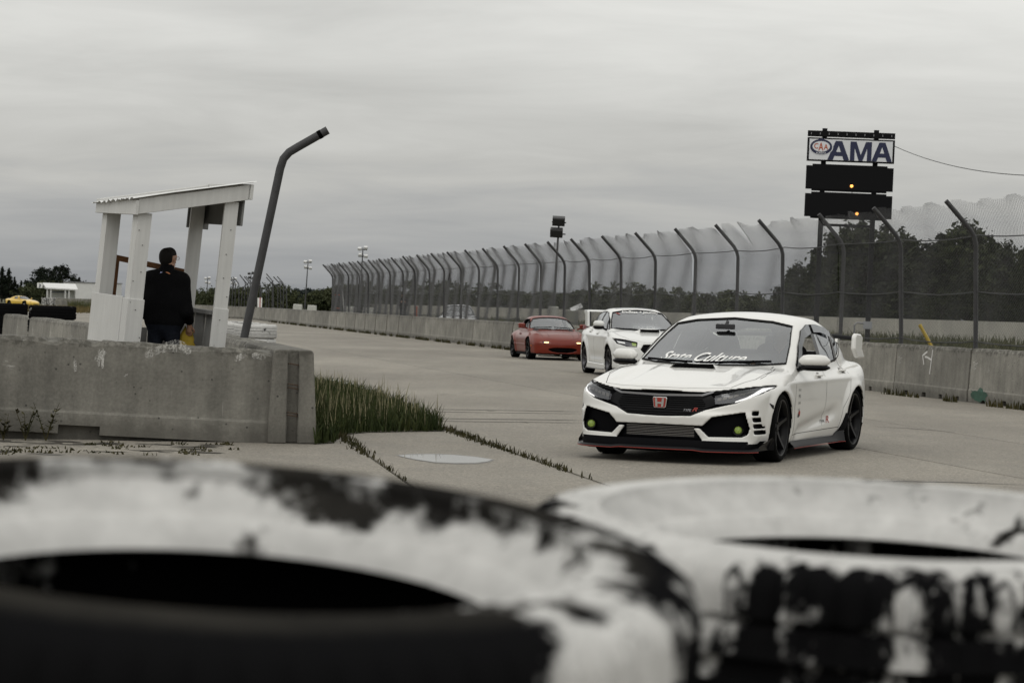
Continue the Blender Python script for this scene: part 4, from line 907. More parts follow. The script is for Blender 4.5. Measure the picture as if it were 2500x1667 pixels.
def crown_pts(kind, h, w, n, seed):
    rng = np.random.RandomState(seed); out = []; lob = rng.uniform(-1, 1, (7, 3))
    while len(out) < n:
        p = rng.uniform(-1, 1, 3); r = np.linalg.norm(p)
        if r > 1: continue
        if r < .35 and rng.rand() < .6: continue
        x, y, t = p[0], p[1], (p[2]+1)/2
        if kind == 'round':
            k = .55+.45*math.sin(math.pi*min(1, t*.95+.1)); bump = 1+.22*math.sin(5*math.atan2(y, x)+lob[0, 0]*6+t*5)+.12*math.sin(9*t+lob[1, 1]*5)
            out.append((x*w/2*k*bump, y*w/2*k*bump, h*(.12+.88*t)))
        elif kind == 'cone':
            k = (1-t)**.85*.95+.05; bump = 1+.25*math.sin(18*t+lob[0, 1]*3)+.15*math.sin(4*math.atan2(y, x)+lob[1, 0]*6); out.append((x*w/2*k*bump, y*w/2*k*bump, h*(.06+.94*t)))
        else:
            k = math.sqrt(max(0, 1-t*t*.8)); bump = 1+.25*math.sin(4*math.atan2(y, x)+lob[0, 0]*6)+.18*math.sin(7*t+lob[2, 0]*6); out.append((x*w/2*k*bump, y*w/2*k*bump, h*(.03+.97*t*bump*.9)))
    return np.array(out)
def tree_meshes(kind, h, w, ncl, nper, size, m, seed):
    C = crown_pts(kind, h, w, ncl, seed); rng = np.random.RandomState(seed+50); rad = rng.uniform(.5, 1.1, ncl)*w*.09
    V, Q = leaf_cloud(C, rad, nper, size, seed+1); V[:, 2] = np.maximum(V[:, 2], .05); cm = np_mesh('crown', V, Q, [m], smooth=False)
    b = MB(); tr = .022*h; b.tube([(0, 0, -.1), (.05*w*.2, 0, h*.35), (0, .03*w, h*.7), (0, 0, h*.93)], [tr*1.3, tr, tr*.55, tr*.15], 7)
    idx = rng.choice(ncl, min(14, ncl), False)
    for i in idx: c = C[i]; z0 = max(.1*h, c[2]*.6); b.tube([(0, 0, z0), (c[0]*.5, c[1]*.5, (z0+c[2])/2+.05*h*.3), tuple(c)], [tr*.45, tr*.3, tr*.1], 5)
    o = b.build('tmp', BARK); tm = o.data; tm.name = 'trunk'; bpy.data.objects.remove(o); return cm, tm
PROTO = {'poplar': [tree_meshes('cone', 1*8, 4.2, 150, 34, .20, LEAF_D, 1), tree_meshes('cone', 8, 5.0, 150, 34, .20, LEAF_D, 2), tree_meshes('round', 8, 5.2, 150, 34, .20, LEAF_D, 3)],
         'spruce': [tree_meshes('cone', 8, 3.0, 150, 26, .17, LEAF_S, 11), tree_meshes('cone', 8, 3.6, 150, 26, .17, LEAF_S, 12)],
         'bush': [tree_meshes('bush', 4, 5.2, 90, 34, .16, LEAF_M, 21), tree_meshes('bush', 4, 4.4, 90, 34, .16, LEAF_M, 22), tree_meshes('bush', 4, 6.2, 110, 34, .16, LEAF_M, 23)],
         'oak': [tree_meshes('round', 8, 7.5, 170, 30, .22, LEAF_S, 31), tree_meshes('round', 8, 6.2, 150, 30, .22, LEAF_S, 32)],
         'far': [tree_meshes('bush', 4, 6.5, 60, 26, .25, LEAF_B, 41)]}
HT = {'poplar': 8, 'spruce': 8, 'bush': 4, 'oak': 8, 'far': 4}; rt = random.Random(6); BASEZ = -.05
def tree(kind, px, pytop, Y, label, group, name, wide=1.0, cat='tree'):
    Y *= K; t = AT(px, pytop, Y); h = t.z-BASEZ; s = h/(HT[kind]*1.02); cm, tm = rt.choice(PROTO[kind]); o = empty(name, (t.x, Y, BASEZ), rt.uniform(0, 6.28)); o.scale = (s*wide, s*wide, s); tag(o, label, cat, group)
    link('crown', cm, o); link('trunk', tm, o); return o
g1 = 'dark wood behind the sign tower'
for px, py, Y in ((1925, 690, 175), (1955, 640, 180), (1990, 600, 185), (2030, 565, 190), (2075, 545, 195), (2115, 535, 188), (2160, 540, 200), (2195, 560, 190), (2230, 575, 205), (2262, 590, 185), (2300, 560, 195), (2340, 545, 190), (2375, 540, 186), (2415, 570, 196), (2455, 590, 190), (2495, 600, 184), (2540, 590, 190), (2008, 680, 170), (2130, 690, 172), (2300, 700, 175), (2420, 690, 172), (2050, 640, 176), (2210, 640, 178), (2370, 630, 176), (2480, 660, 172), (1940, 720, 168), (2580, 620, 182)):
    tree('poplar', px+rt.uniform(-5, 5), py, Y, 'tall dark tree in the wood behind the sign tower and fence', g1, 'wood_tree', rt.uniform(.85, 1.25))
tree('poplar', 2255, 693, 150, 'small pale conical tree before the dark wood, right of the sign legs', None, 'young_tree', .8)
g2 = 'bushes along the far infield edge'
x = 840
while x < 1930:
    tree('bush', x, 744-(1250-x)*.028+rt.uniform(-48, -26)-(12 if 1500 < x < 1640 else 0), rt.uniform(300, 335), 'rounded green bush in the long hedge beyond the infield', g2, 'hedge_bush', rt.uniform(.95, 1.5), 'bush'); x += rt.uniform(22, 38)
g3 = 'bushes behind the far bend'
for x in np.arange(500, 690, 17): tree('bush', float(x)+rt.uniform(-5, 5), rt.uniform(690, 708), rt.uniform(255, 285), 'leafy bush behind the bare fence posts at the far bend', g3, 'bend_bush', rt.uniform(.8, 1.2), 'bush')
for x in (470, 485): tree('bush', x, 708, 270, 'leafy bush seen through the shelter', 'bushes seen through the shelter', 'bend_bush', 1, 'bush')
g4 = 'dark trees left of the fence end'
for x, y in ((770, 716), (790, 706), (812, 700), (835, 694), (858, 698), (880, 704)): tree('bush', x, y, 345, 'dark low tree in the clump left of the fence end', g4, 'clump_tree', 1.2)
for x in range(690, 800, 16): tree('far', x, rt.uniform(706, 713), 620, 'hazy far tree on the skyline', 'far skyline trees', 'skyline_tree', 1.3)
g5 = 'spruces at the far left'
for x, y in ((-12, 660), (6, 650), (22, 654), (36, 674), (52, 684), (64, 690), (-2, 685), (76, 698), (28, 690), (14, 672), (44, 692)): tree('spruce', x, y, 430, 'dark spruce at the left edge of the picture', g5, 'spruce_tree', 1.0)
tree('oak', 105, 650, 420, 'big dark broadleaf tree left of its twin, above the far hut', None, 'broadleaf_tree', 1.0); tree('oak', 150, 645, 425, 'big dark broadleaf tree right of its twin, above the far hut', None, 'broadleaf_tree', 1.1)
for x, y in ((86, 700), (100, 690), (125, 690), (170, 700)): tree('bush', x, y, 405, 'dark shrub under the two big broadleaf trees', 'shrubs under the broadleaf trees', 'shrub', 1.2, 'shrub')
tree('spruce', 193, 675, 420, 'lone small spruce right of the far hut', None, 'spruce_tree', 1.3); tree('spruce', 206, 692, 430, 'tiny spruce right of the lone small spruce', None, 'spruce_tree', 1.3); tree('spruce', 222, 690, 440, 'tiny spruce beside the shelter edge above the white building', None, 'spruce_tree', 1.2)
tree('bush', 66, 700, 330, 'pale green mound shaped bush behind the yellow coupe', None, 'mound_bush', 1.3, 'bush')
# ---------------------------------------------------------------- far wall across the infield
fw = empty('infield_wall', (0, 0, 0)); tag(fw, 'low pale concrete wall across the far side of the infield', 'wall'); A, B = Vector((30.2, 108, 0)), Vector((-22, 318, 0)); dl = (B-A).length; dn = (B-A).normalized(); N = int(dl/6)
FWM = mat('pale_far_concrete', (.40, .385, .34), .9, var=.15, vscale=.6); pm = MB(); pm.box((0, 0, .66), (5.96, .25, 1.44)); po = pm.build('wall_panel', FWM, fw); pme = po.data
for i in range(-3, N+1):
    o = po if i == -3 else link('wall_panel', pme, fw); o.location = A+dn*(6*i); o.rotation_euler = (0, 0, math.atan2(dn.y, dn.x))
# bare second fence at the far bend
f2 = empty('bare_fence'); tag(f2, 'row of bare bent fence posts standing at the far bend', 'fence'); rgb = random.Random(9)
for i in range(22):
    px = 545+i*7.4+rgb.uniform(-2, 2); Y = (248-i*1.6)*K; p = AT(px, 740, Y); o = link('post', PM[rgb.randint(0, 3)], f2, (p.x, Y, 0), (R(rgb.uniform(-3, 3)), R(rgb.uniform(-4, 4)), R(80+rgb.choice((0, 0, 0, 180))))); o.scale = (1.4, 1.0, rgb.uniform(.85, 1.08))
# ---------------------------------------------------------------- far hut, building, tyre stacks and wall on the left
HY = 320*K; hp = AT(150, 733, HY); hut = empty('marshal_hut', (hp.x, HY, 0)); tag(hut, 'far white open hut with a number three on its roof end', 'hut'); k = HY/5903
def hz(y): return CAMH+(712-y)*k
X = lambda px: (px-150)*k
b = MB(); b.add([(X(103), 0, hz(683)), (X(183), 0, hz(684)), (X(199), -2.6, hz(697)), (X(121), -2.6, hz(695)), (X(103), 0, hz(696)), (X(183), 0, hz(697)), (X(199), -2.6, hz(700)), (X(121), -2.6, hz(698))], [(0, 1, 2, 3), (7, 6, 5, 4), (0, 3, 7, 4), (1, 5, 6, 2), (3, 2, 6, 7), (0, 4, 5, 1)]); b.build('roof', ROOF_W, hut)
b = MB(); b.box((X(106.5), -1.35, hz(691)), (.1, 2.4, .45)); b.build('gable_board', LETTER_W, hut)
flat_text('hut_number', '3', .42, NAVY, lambda u, v: (X(103.5)+u, -2.62, hz(695)+v), hut, 0, .03, .26); b = MB(); b.box((X(106), -2.58, hz(690)), (.62, .04, .62)); b.build('number_board', LETTER_W, hut)
for px_, yv in ((117, 0), (182, 0), (124, -2.4), (133, -2.4), (168, -2.4), (177, -2.4)): b = MB(); b.box((X(px_), yv, hz(697)/2), (.16, .16, hz(697))); b.build('post', WOOD_W, hut)
b = MB(); b.box(((X(118)+X(180))/2, .1, hz(697)/2), (X(180)-X(118), .1, hz(697))); b.build('back_wall', ROOF_W, hut); b = MB(); b.box(((X(122)+X(167))/2, .04, hz(705)), (X(167)-X(122), .02, .10)); b.build('blue_stripe', mat('blue_stripe', (.02, .04, .16), .5), hut)
bw_ = AT(215, 730, 345*K); b = MB(); b.box((0, 0, 1.55), (7.0, 4, 3.1)); o = b.build('white_building', ROOF_W, None, loc=(bw_.x+.6, bw_.y, 0)); tag(o, 'plain white flat building right of the far hut', 'building'); b = MB(); b.box((0, 0, 3.15), (7.2, 4.2, .12)); b.build('roof_edge', GREYM, o)
for i in range(4):
    p = AT(176+i*17, 735, 285*K); o = link('concrete_barrier', BM[i], None, (p.x, p.y-i*.6, 0), (0, 0, R(-8))); o.scale = (1.0, 1, 1.15); tag(o, 'pale barrier block in front of the far white building', 'barrier', 'barrier blocks before the far white building')
bl_ = np.array([[AT(170+v*62, 740, 280*K).x, 280*K-rgb.random()*2] for v in np.random.RandomState(3).rand(500)]); tag(blades('far_weeds', bl_, .3, 1.3, .06, GRASS_FAR, seed=14), 'dark weeds along the far left barrier blocks', 'weeds', kind='stuff')
# ---------------------------------------------------------------- the white hatchback
def mirrored(poly): return [(-a, b) for a, b in poly][::-1]
def finish_body(name, root, V, Q, f_un, mats, cabin, deep=-0.012, low=None):
    C = V[Q].mean(1); d = f_un(C[:, 0], C[:, 1], C[:, 2]); mi = np.zeros(len(Q), int); mi[d < deep] = 1
    inc = (d < deep) & cabin(C[:, 0], C[:, 1], C[:, 2]); mi[inc] = 2
    if low is not None: mi[(mi == 0) & low(C[:, 0], C[:, 1], C[:, 2])] = 1
    me = np_mesh(name, V, Q, mats, mi); return link(name, me, root)
def bvh_of(fn, *a):
    V, Q = mesh_half(fn, *a); return BVHTree.FromPolygons([Vector(v) for v in V], [tuple(q) for q in Q.tolist()])
def build_civic(root, H=0.0095):
    T0 = curve([(1.03, .50), (.97, .66), (.93, .725), (.86, .765), (.6, .820), (.3, .880), (0, .935), (-.3, .978), (-.6, 1.0), (-1.2, .98), (-2.2, .99), (-2.9, 1.02), (-3.3, 1.04), (-3.55, 1.02), (-3.66, .97)])
    def T(x, y):
        ay = np.abs(y); b = T0(x)-0.055*(ay/.8)**2.3
        b = b+0.020*step(ay, .52, .62)*(1-step(ay, .80, .92))*step(x, -.5, .1)*(1-step(x, .45, .8))       # fender ridge over the wheel
        b = b-0.012*step(ay, .36, .44)*(1-step(ay, .44, .60))*step(x, -.45, -.1)*(1-step(x, .5, .75))
        return b
    WZ = curve([(.06, .78), (.12, .83), (.2, .868), (.32, .896), (.5, .912), (.66, .918), (.76, .916), (.83, .905), (.9, .880), (1.0, .83), (1.1, .76), (1.2, .66)])
    PL = curve([(1.0, .95), (.4, .99), (0, 1.0), (-.75, .978), (-1.35, .972), (-2.0, .985), (-2.7, 1.012), (-3.2, .985), (-3.66, .93)])
    def W(x, z):
        w = WZ(z)*PL(x)
        for xa, am in ((0.0, .020), (-2.70, .030)):
            d = np.sqrt((x-xa)**2+(z-.335)**2); w = w+am*step(d, .28, .36)*(1-step(d, .40, .54))
        zc = .815+.03*(-x-.5)/2.5; w = w+.010*np.exp(-((z-zc)/.035)**2)*step(x, -3.2, -2.6)*(1-step(x, -.5, 0))
        u = (-x-.55)/1.55; zl = .27+.20*u; w = w-.030*np.exp(-((z-zl)/.075)**2)*step(u, .0, .15)*(1-step(u, .85, 1.05))
        return w
    NX = curve([(.06, .90), (.12, .97), (.17, .985), (.22, .965), (.27, .955), (.40, .965), (.47, .97), (.55, .945), (.62, .935), (.70, .915), (.74, .89), (.79, .82), (.85, .68), (1.0, .3)])
    NP = curve([(0, 0), (.3, .018), (.5, .055), (.65, .100), (.75, .150), (.83, .215), (.89, .31), (.94, .47), (1.0, .85)])
    def F(y, z): return NX(z)-NP(np.abs(y))
    RX = curve([(.06, -3.36), (.2, -3.5), (.35, -3.61), (.6, -3.63), (.8, -3.60), (.95, -3.57), (1.05, -3.5)]); RP = curve([(0, 0), (.5, .04), (.7, .11), (.82, .22), (.9, .4), (1.0, .8)])
    def Rr(y, z): return RX(z)+RP(np.abs(y))
    GT0 = curve([(.6, .55), (.1, .80), (-.36, .985), (-.70, 1.135), (-1.0, 1.262), (-1.25, 1.352), (-1.42, 1.395), (-1.62, 1.422), (-1.85, 1.434), (-2.15, 1.424), (-2.5, 1.375), (-2.9, 1.265), (-3.25, 1.12), (-3.5, 1.0), (-3.7, .88)])
    def GT(x, y): return GT0(x+.10*(y/.75)**2*step(x, -1.7, -.9))-.045*(np.abs(y)/.6)**2
    GB = curve([(0, .74), (-.4, .80), (-.8, .825), (-1.4, .835), (-2.1, .82), (-2.7, .77), (-3.1, .70), (-3.6, .56)])
    GZ = curve([(.8, .02), (.9, .008), (1.0, -.015), (1.1, -.05), (1.2, -.095), (1.3, -.148), (1.38, -.195), (1.5, -.28)])
    def GW(x, z): return GB(x)+GZ(z)
    def f_un(x, y, z):
        y = np.abs(y)
        a = smax(hfield(z, T, x, y), hfield(y, W, x, z), .09); a = smax(a, hfield(x, F, y, z), .05); a = smax(a, hfield(x, Rr, y, z, -1), .06)
        a = smax(a, (.115+.05*step(-x, 2.9, 3.6))-z, .03)
        g = smax(hfield(z, GT, x, y), hfield(y, GW, x, z), .075); g = np.maximum(g, .8-z)
        return smin(a, g, .035)
    UPG = [(0, .728), (.40, .722), (.48, .730), (.63, .755), (.80, .785), (.915, .80), (.875, .715), (.70, .62), (.435, .545), (.31, .482), (0, .472)]
    UPG = UPG + [(-a, b) for a, b in UPG[::-1][1:-1]]
    LOWI = [(-.42, .385), (.42, .385), (.505, .478), (.785, .535), (.825, .375), (.81, .31), (.765, .283), (.475, .272), (.395, .345), (.345, .345), (.305, .255), (-.305, .255)]
    LOWI = LOWI[:1] + LOWI[1:]; LOWI = [(0, .392), (.42, .388), (.505, .478), (.785, .535), (.825, .375), (.81, .31), (.765, .283), (.475, .278), (.395, .362), (.338, .362), (.425, .237), (0, .237)]
    LOWI = LOWI + [(-a, b) for a, b in LOWI[::-1][1:-1]]
    VENT = [[(.838+o, z1), (.880+o, z1), (.884+o, z0), (.842+o, z0)] for o, z0, z1 in ((-.006, .500, .545), (.002, .435, .480), (.006, .370, .415), (.008, .308, .352))]
    SCOOP = [(-.27, -.21), (-.22, -.255), (-.22, .255), (-.27, .21), (-.335, .20), (-.335, -.20)]   # (x, y)
    DLO = [(-.80, .985), (-1.6, .995), (-2.35, 1.03), (-2.62, 1.075), (-2.98, 1.175), (-2.78, 1.215), (-2.35, 1.292), (-1.95, 1.322), (-1.60, 1.318), (-1.34, 1.268), (-1.06, 1.14)]
    WSC = [(-.745, .995), (-.5, .972), (0, .962), (.5, .972), (.745, .995), (.685, 1.16), (.605, 1.318), (.4, 1.352), (0, 1.376), (-.4, 1.352), (-.605, 1.318), (-.685, 1.16)]
    RWC = [(-.52, 1.085), (.52, 1.085), (.46, 1.25), (.3, 1.285), (-.3, 1.285), (-.46, 1.25)]
    def cabin(x, y, z): return (z > .24) & (np.abs(y) < .86) & (x < -.38) & (x > -3.3)
    def f(x, y, z):
        u = f_un(x, y, z); r = u; ya = np.abs(y)
        for poly, dep in ((UPG, .05), (LOWI, .07)): r = np.maximum(r, -np.maximum(np.maximum(psdf(y, z, poly), -(u+dep)), .15-x))
        for v in VENT: r = np.maximum(r, -np.maximum(np.maximum(psdf(ya, z, v), -(u+.04)), .15-x))
        for xa in (0.0, -2.70): r = np.maximum(r, -np.maximum(np.sqrt((x-xa)**2+((z-.345)*.95)**2)-.372, .48-ya))
        r = np.maximum(r, -np.maximum(np.maximum(u+.045, .28-z), np.maximum(x+.42, -3.25-x)))
        r = np.maximum(r, -np.maximum(psdf(x, z, DLO), .35-ya))
        r = np.maximum(r, -np.maximum(psdf(y, z, WSC), np.maximum(x+.34, -1.62-x)))
        r = np.maximum(r, -np.maximum(psdf(y, z, RWC), np.maximum(x+2.55, -3.3-x)))
        return r
    box = (-3.72, 1.06, .99, .06, 1.49, H)
    V, Q = mesh_half(f, *box); V = smooth_verts(V, Q, 2, .5)
    body = finish_body('body', root, V, Q, f_un, [PAINT_W, BLK_PLAS, INTER], cabin, low=lambda x, y, z: ((z < .215) & (x > .30)) | (z < .185) | ((x < -3.0) & (z < .30)))
    bv = bvh_of(f_un, -3.72, 1.06, .99, .06, 1.49, .025)
    # glass
    ws = patch('windscreen', WSC, 'x', GLASS, bv, -.006, .06, root)
    fr = MB()
    ribbon('windscreen_seal', [WSC[4:]+[WSC[0]]], 'x', GAP, bv, .022, -.003, .05, ws)
    ribbon('windscreen_seal', [WSC[0:5]], 'x', GAP, bv, .03, .004, .05, ws)
    for lin in ([(-.66, .985), (-.10, .967)], [(-.02, .967), (.62, .990)]):
        ribbon('wiper', [[(lin[0][0], lin[0][1]+.012), (lin[1][0], lin[1][1]+.015)]], 'x', BLK_PLAS, bv, .020, .016, .06, root)
    for ax in ('y', '-y'):
        F_W = [(-.80, .985), (-1.585, .995), (-1.665, 1.316), (-1.60, 1.318), (-1.34, 1.268), (-1.06, 1.14)]
        R_W = [(-1.70, .997), (-2.33, 1.030), (-2.47, 1.262), (-1.95, 1.318), (-1.77, 1.316)]
        Q_W = [(-2.42, 1.045), (-2.62, 1.078), (-2.95, 1.172), (-2.78, 1.208), (-2.55, 1.245)]
        pz = lambda p: p
        if ax == '-y': patch('door_window', F_W, ax, GLASS_S, bv, -.008, .08, root)
        patch('door_window', R_W, ax, GLASS_S, bv, -.006, .08, root); patch('quarter_window', Q_W, ax, GLASS_S, bv, -.006, .08, root)
        patch('door_pillar', [(-1.575, .99), (-1.705, .99), (-1.78, 1.32), (-1.655, 1.322)], ax, BLK_GLOSS, bv, -.001, .06, root)
        patch('door_pillar', [(-2.32, 1.022), (-2.43, 1.035), (-2.57, 1.25), (-2.46, 1.275)], ax, BLK_GLOSS, bv, -.001, .06, root)
        patch('door_pillar', [(-.78, .978), (-.92, .985), (-1.08, 1.13), (-1.05, 1.14)], ax, BLK_GLOSS, bv, -.001, .06, root)
        ribbon('window_trim', [[(-.78, .978), (-1.6, .987), (-2.35, 1.022), (-2.62, 1.066), (-3.0, 1.175)]], ax, BLK_GLOSS, bv, .022, .003, .05, root)
        ribbon('window_trim', [[(-3.0, 1.175), (-2.78, 1.222), (-2.35, 1.299), (-1.95, 1.329), (-1.60, 1.325), (-1.33, 1.274), (-1.05, 1.146), (-.79, .985)]], ax, BLK_GLOSS, bv, .018, .002, .05, root)
        patch('wind_visor', [(-.97, 1.03), (-1.10, 1.13), (-1.30, 1.21), (-1.62, 1.255), (-1.67, 1.325), (-1.60, 1.327), (-1.33, 1.275), (-1.05, 1.147), (-.82, .995)], ax, GLASS_V, bv, .016, .06, root)
        patch('wind_visor', [(-1.73, 1.262), (-2.0, 1.262), (-2.44, 1.218), (-2.48, 1.268), (-2.30, 1.302), (-1.95, 1.329), (-1.76, 1.327)], ax, GLASS_V, bv, .016, .06, root)
        # shut lines, handles, arch shadow
        s = 1
        ribbon('panel_gap', [[(-.50, .93), (-.505, .75), (-.47, .55), (-.49, .28)], [(-.49, .262), (-2.18, .285)], [(-1.66, .985), (-1.64, .6), (-1.60, .29)], [(-2.42, 1.03), (-2.52, .85), (-2.40, .66), (-2.24, .50), (-2.18, .29)]], ax, GAP, bv, .006, .0012, .04, root)
        ribbon('panel_gap', [[(-.32, .945), (0.0, .905), (.25, .86)]], ax, GAP, bv, .005, .0015, .04, root)
        for hx, hz in ((-1.42, .875), (-2.36, .915)):
            yy = hit(bv, (hx, hz), ax, 0.0).y; sg = 1 if yy > 0 else -1
            b = MB(); n = 8; P = [(hx+.105-.21*i/n, yy+sg*(.010+.026*math.sin(math.pi*i/n)**.6), hz+.004*i/n) for i in range(n+1)]; b.tube(P, [.010]+[.014]*(n-1)+[.010], 8); b.build('door_handle', PAINT_W, root, True)
            patch('handle_recess', [(hx-.055, hz-.032), (hx+.035, hz-.032), (hx+.045, hz), (hx+.01, hz+.032), (hx-.05, hz+.025)], ax, DISC_M, bv, .002, .03, root)
        # side skirt and the kick-ups round the wheels
        sg = 1 if ax == 'y' else -1
        sk = MB(); N = 16; prof = [(.014, .195), (.03, .172), (.055, .148), (.06, .130), (-.10, .12)]
        V2 = []; F2 = []
        for i in range(N+1):
            x = -.42-1.86*i/N; w = float(W(np.array(x), np.array(.2)))-.012+.012*math.sin(math.pi*i/N); up = .085*max(0, (i/N-.88)/.12)
            V2 += [(x, sg*(w+o), z+(up*(1.6 if k < 2 else 0))) for k, (o, z) in enumerate(prof)]
        for i in range(N):
            for k in range(4): F2.append((i*5+k, i*5+k+1, i*5+k+6, i*5+k+5))
        sk.add(V2, F2); so_ = sk.build('side_skirt', mat('satin_black_skirt', (.008, .008, .009), .5, spec=.15), root, True, R(40))
        rl = MB(); rl.tube([(-.42-1.86*i/N, sg*(float(W(np.array(-.42-1.86*i/N), np.array(.2)))+.052+.012*math.sin(math.pi*i/N)), .122) for i in range(N+1)], .0028, 5); rl.build('skirt_pinstripe', RED, so_)
        patch('rear_arch_kick', [(-2.28, .20), (-2.14, .20), (-2.22, .30), (-2.285, .44), (-2.335, .44), (-2.33, .30)], ax, BLK_PLAS, bv, .012, .04, root, thick=.01)
        patch('side_marker', [(.425, .625), (.375, .575), (.33, .56), (.335, .60)], ax, BLK_GLOSS, bv, .004, .03, root)
        mirror_part(root, (-.80, sg*.99, .975), (.16, .285, .112), PAINT_W, BLK_GLOSS, sg)
        patch('mirror_mount', [(-.74, .935), (-.92, .95), (-.99, 1.04), (-.82, .995)], ax, BLK_GLOSS, bv, .012, .04, root)
    # front: splitter with red edge
    P = [(float(F(np.array(y), np.array(.16)))+.055-.02*abs(y), y) for y in np.linspace(-.90, .90, 41)]
    sp = MB(); inn = [(x-.25, y*.97) for x, y in P]; V2 = []; F2 = []
    for (x, y), (xi, yi) in zip(P, inn):
        dz = .012*step(np.array(abs(y)), .36, .46); V2 += [(xi, yi, .20), (x-.02, y, .172-dz), (x, y, .150-dz), (x-.01, y, .138-dz), (xi, yi, .13)]
    for i in range(40):
        for k in range(4): F2.append((i*5+k, i*5+k+1, i*5+k+6, i*5+k+5))
    sp.add(V2, F2); spo = sp.build('splitter', BLK_GLOSS, root, True, R(35))
    rl = MB(); rl.tube([(x+.003, y, .146-.012*float(step(np.array(abs(y)), .36, .46))) for x, y in P], .0032, 6); rl.build('splitter_pinstripe', RED, spo)
    for sg in (1, -1):
        c = MB(); c.add([(.40, sg*.90, .145), (.70, sg*.885, .145), (.66, sg*.90, .19), (.40, sg*.945, .275), (.36, sg*.955, .255), (.36, sg*.95, .145)], [(0, 1, 2, 3), (0, 3, 4, 5)]); c.build('bumper_winglet', BLK_GLOSS, root)
    patch('bumper_lower', [(y, .150) for y in np.linspace(-.885, .885, 25)]+[(y, .240) for y in np.linspace(.885, -.885, 25)], 'x', BLK_PLAS, bv, .004, .06, root)
    # grille, lamps
    g = patch('grille', [(-.47, .722), (.47, .722), (.52, .66), (.52, .60), (.42, .555), (.30, .492), (-.30, .492), (-.42, .555), (-.52, .60), (-.52, .66)], 'x', BLK_GLOSS, bv, -.034, .06, root)
    for z0 in np.arange(.50, .665, .022): ribbon('grille_slat', [[(-.44+abs(z0-.6)*.6, z0), (.44-abs(z0-.6)*.6, z0)]], 'x', BLK_DEEP, bv, .008, -.028, .06, g)
    ribbon('grille_bar', [[(-.50, .735), (-.40, .695), (0, .684), (.40, .695), (.50, .735)]], 'x', GREYM, bv, .020, -.004, .03, root)
    ribbon('grille_lip', [[(-.43, .552), (-.31, .492), (0, .483), (.31, .492), (.43, .552)]], 'x', BLK_GLOSS, bv, .03, -.008, .03, root)
    BL = [(-.36, .385), (.36, .385), (.38, .262), (-.38, .262)]
    ic = patch('intercooler', BL, 'x', BLK_PLAS, bv, -.055, .05, root)
    for z0 in np.linspace(.275, .365, 7): ribbon('cooler_fin', [[(-.34, z0), (.34, z0)]], 'x', DISC_M, bv, .006, -.05, .06, ic)
    for sg in (1, -1):
        m2 = (lambda p: p) if sg > 0 else mirrored
        hl = patch('headlight', m2([(.515, .672), (.525, .612), (.70, .634), (.80, .672), (.868, .715), (.893, .765), (.86, .778), (.70, .735)]), 'x', LENS_DARK, bv, -.030, .03, root)
        patch('running_light', m2([(.905, .787), (.868, .718), (.80, .668), (.70, .630), (.70, .643), (.79, .685), (.835, .725), (.862, .778)]), 'x', LAMP_ON, bv, -.008, .02, hl)
        for i in range(6):
            y0 = .54+.048*i; z0 = .640+.013*i+.004*i*i/5; patch('led_module', m2([(y0, z0), (y0+.036, z0+.010), (y0+.038, z0+.040), (y0+.002, z0+.030)]), 'x', DISC_M, bv, -.022, .03, hl)
        ribbon('headlight_brow', [m2([(.50, .722), (.63, .745), (.78, .772), (.90, .79)])], 'x', BLK_GLOSS, bv, .022, -.004, .03, hl)
        patch('headlight_cover', m2([(.515, .69), (.525, .606), (.70, .626), (.80, .665), (.872, .715), (.905, .785), (.86, .785), (.70, .745)]), 'x', glass_mat('clear_lens', (.85, .85, .85), .02) if 'clear_lens' not in MATS else MATS['clear_lens'], bv, -.002, .04, hl)
        fy, fz = .752*sg, .350
        c0 = hit(bv, (fy, fz), 'x', -.045); b = MB(); b.lathe([(.001, .030), (.03, .026), (.040, .012), (.040, -.01)], 20, 'x', (c0.x, c0.y, c0.z)); fo = b.build('fog_light', LENS_Y, root, True)
        b = MB(); b.lathe([(.041, -.01), (.041, .022), (.052, .026), (.058, -.01)], 20, 'x', (c0.x, c0.y, c0.z)); b.build('fog_light_bezel', BLK_GLOSS, fo, True)
        ribbon('intake_edge', [m2([(.475, .283), (.765, .291), (.80, .315)])], 'x', BLK_GLOSS, bv, .008, -.01, .04, root)
    # badges
    c0 = hit(bv, (0, .608), 'x', -.012)
    b = MB(); Pn = [(-.066, .055), (.066, .055), (.072, .04), (.060, -.05), (.045, -.058), (-.045, -.058), (-.060, -.05), (-.072, .04)]
    b.prism([(p[0]+c0.y, p[1]+c0.z) for p in Pn], c0.x-.012, c0.x+.002, 'x'); eb = b.build('front_badge', CHROME, root, bevel=.004)
    b = MB(); b.prism([(p[0]*.88+c0.y, p[1]*.86+c0.z) for p in Pn], c0.x+.0025, c0.x+.004, 'x'); b.build('badge_field', RED, eb)
    b = MB()
    for sg in (1, -1): b.prism([(p[0]*sg+c0.y, p[1]+c0.z) for p in ((.024, .043), (.046, .043), (.038, -.043), (.017, -.043))], c0.x+.005, c0.x+.008, 'x')
    b.prism([(-.03+c0.y, c0.z+.004), (.03+c0.y, c0.z+.004), (.027+c0.y, c0.z-.014), (-.027+c0.y, c0.z-.014)], c0.x+.005, c0.x+.0078, 'x'); b.build('badge_letter', CHROME, eb)
    flat_text('type_badge', 'TYPE', .020, GREYM, lambda u, v: hit(bv, (.235+u, .535+v), 'x', -.022), root, .35, .0, .075)
    flat_text('type_badge', 'R', .036, RED, lambda u, v: hit(bv, (.315+u, .535+v), 'x', -.022), root, .4, .02, .055)
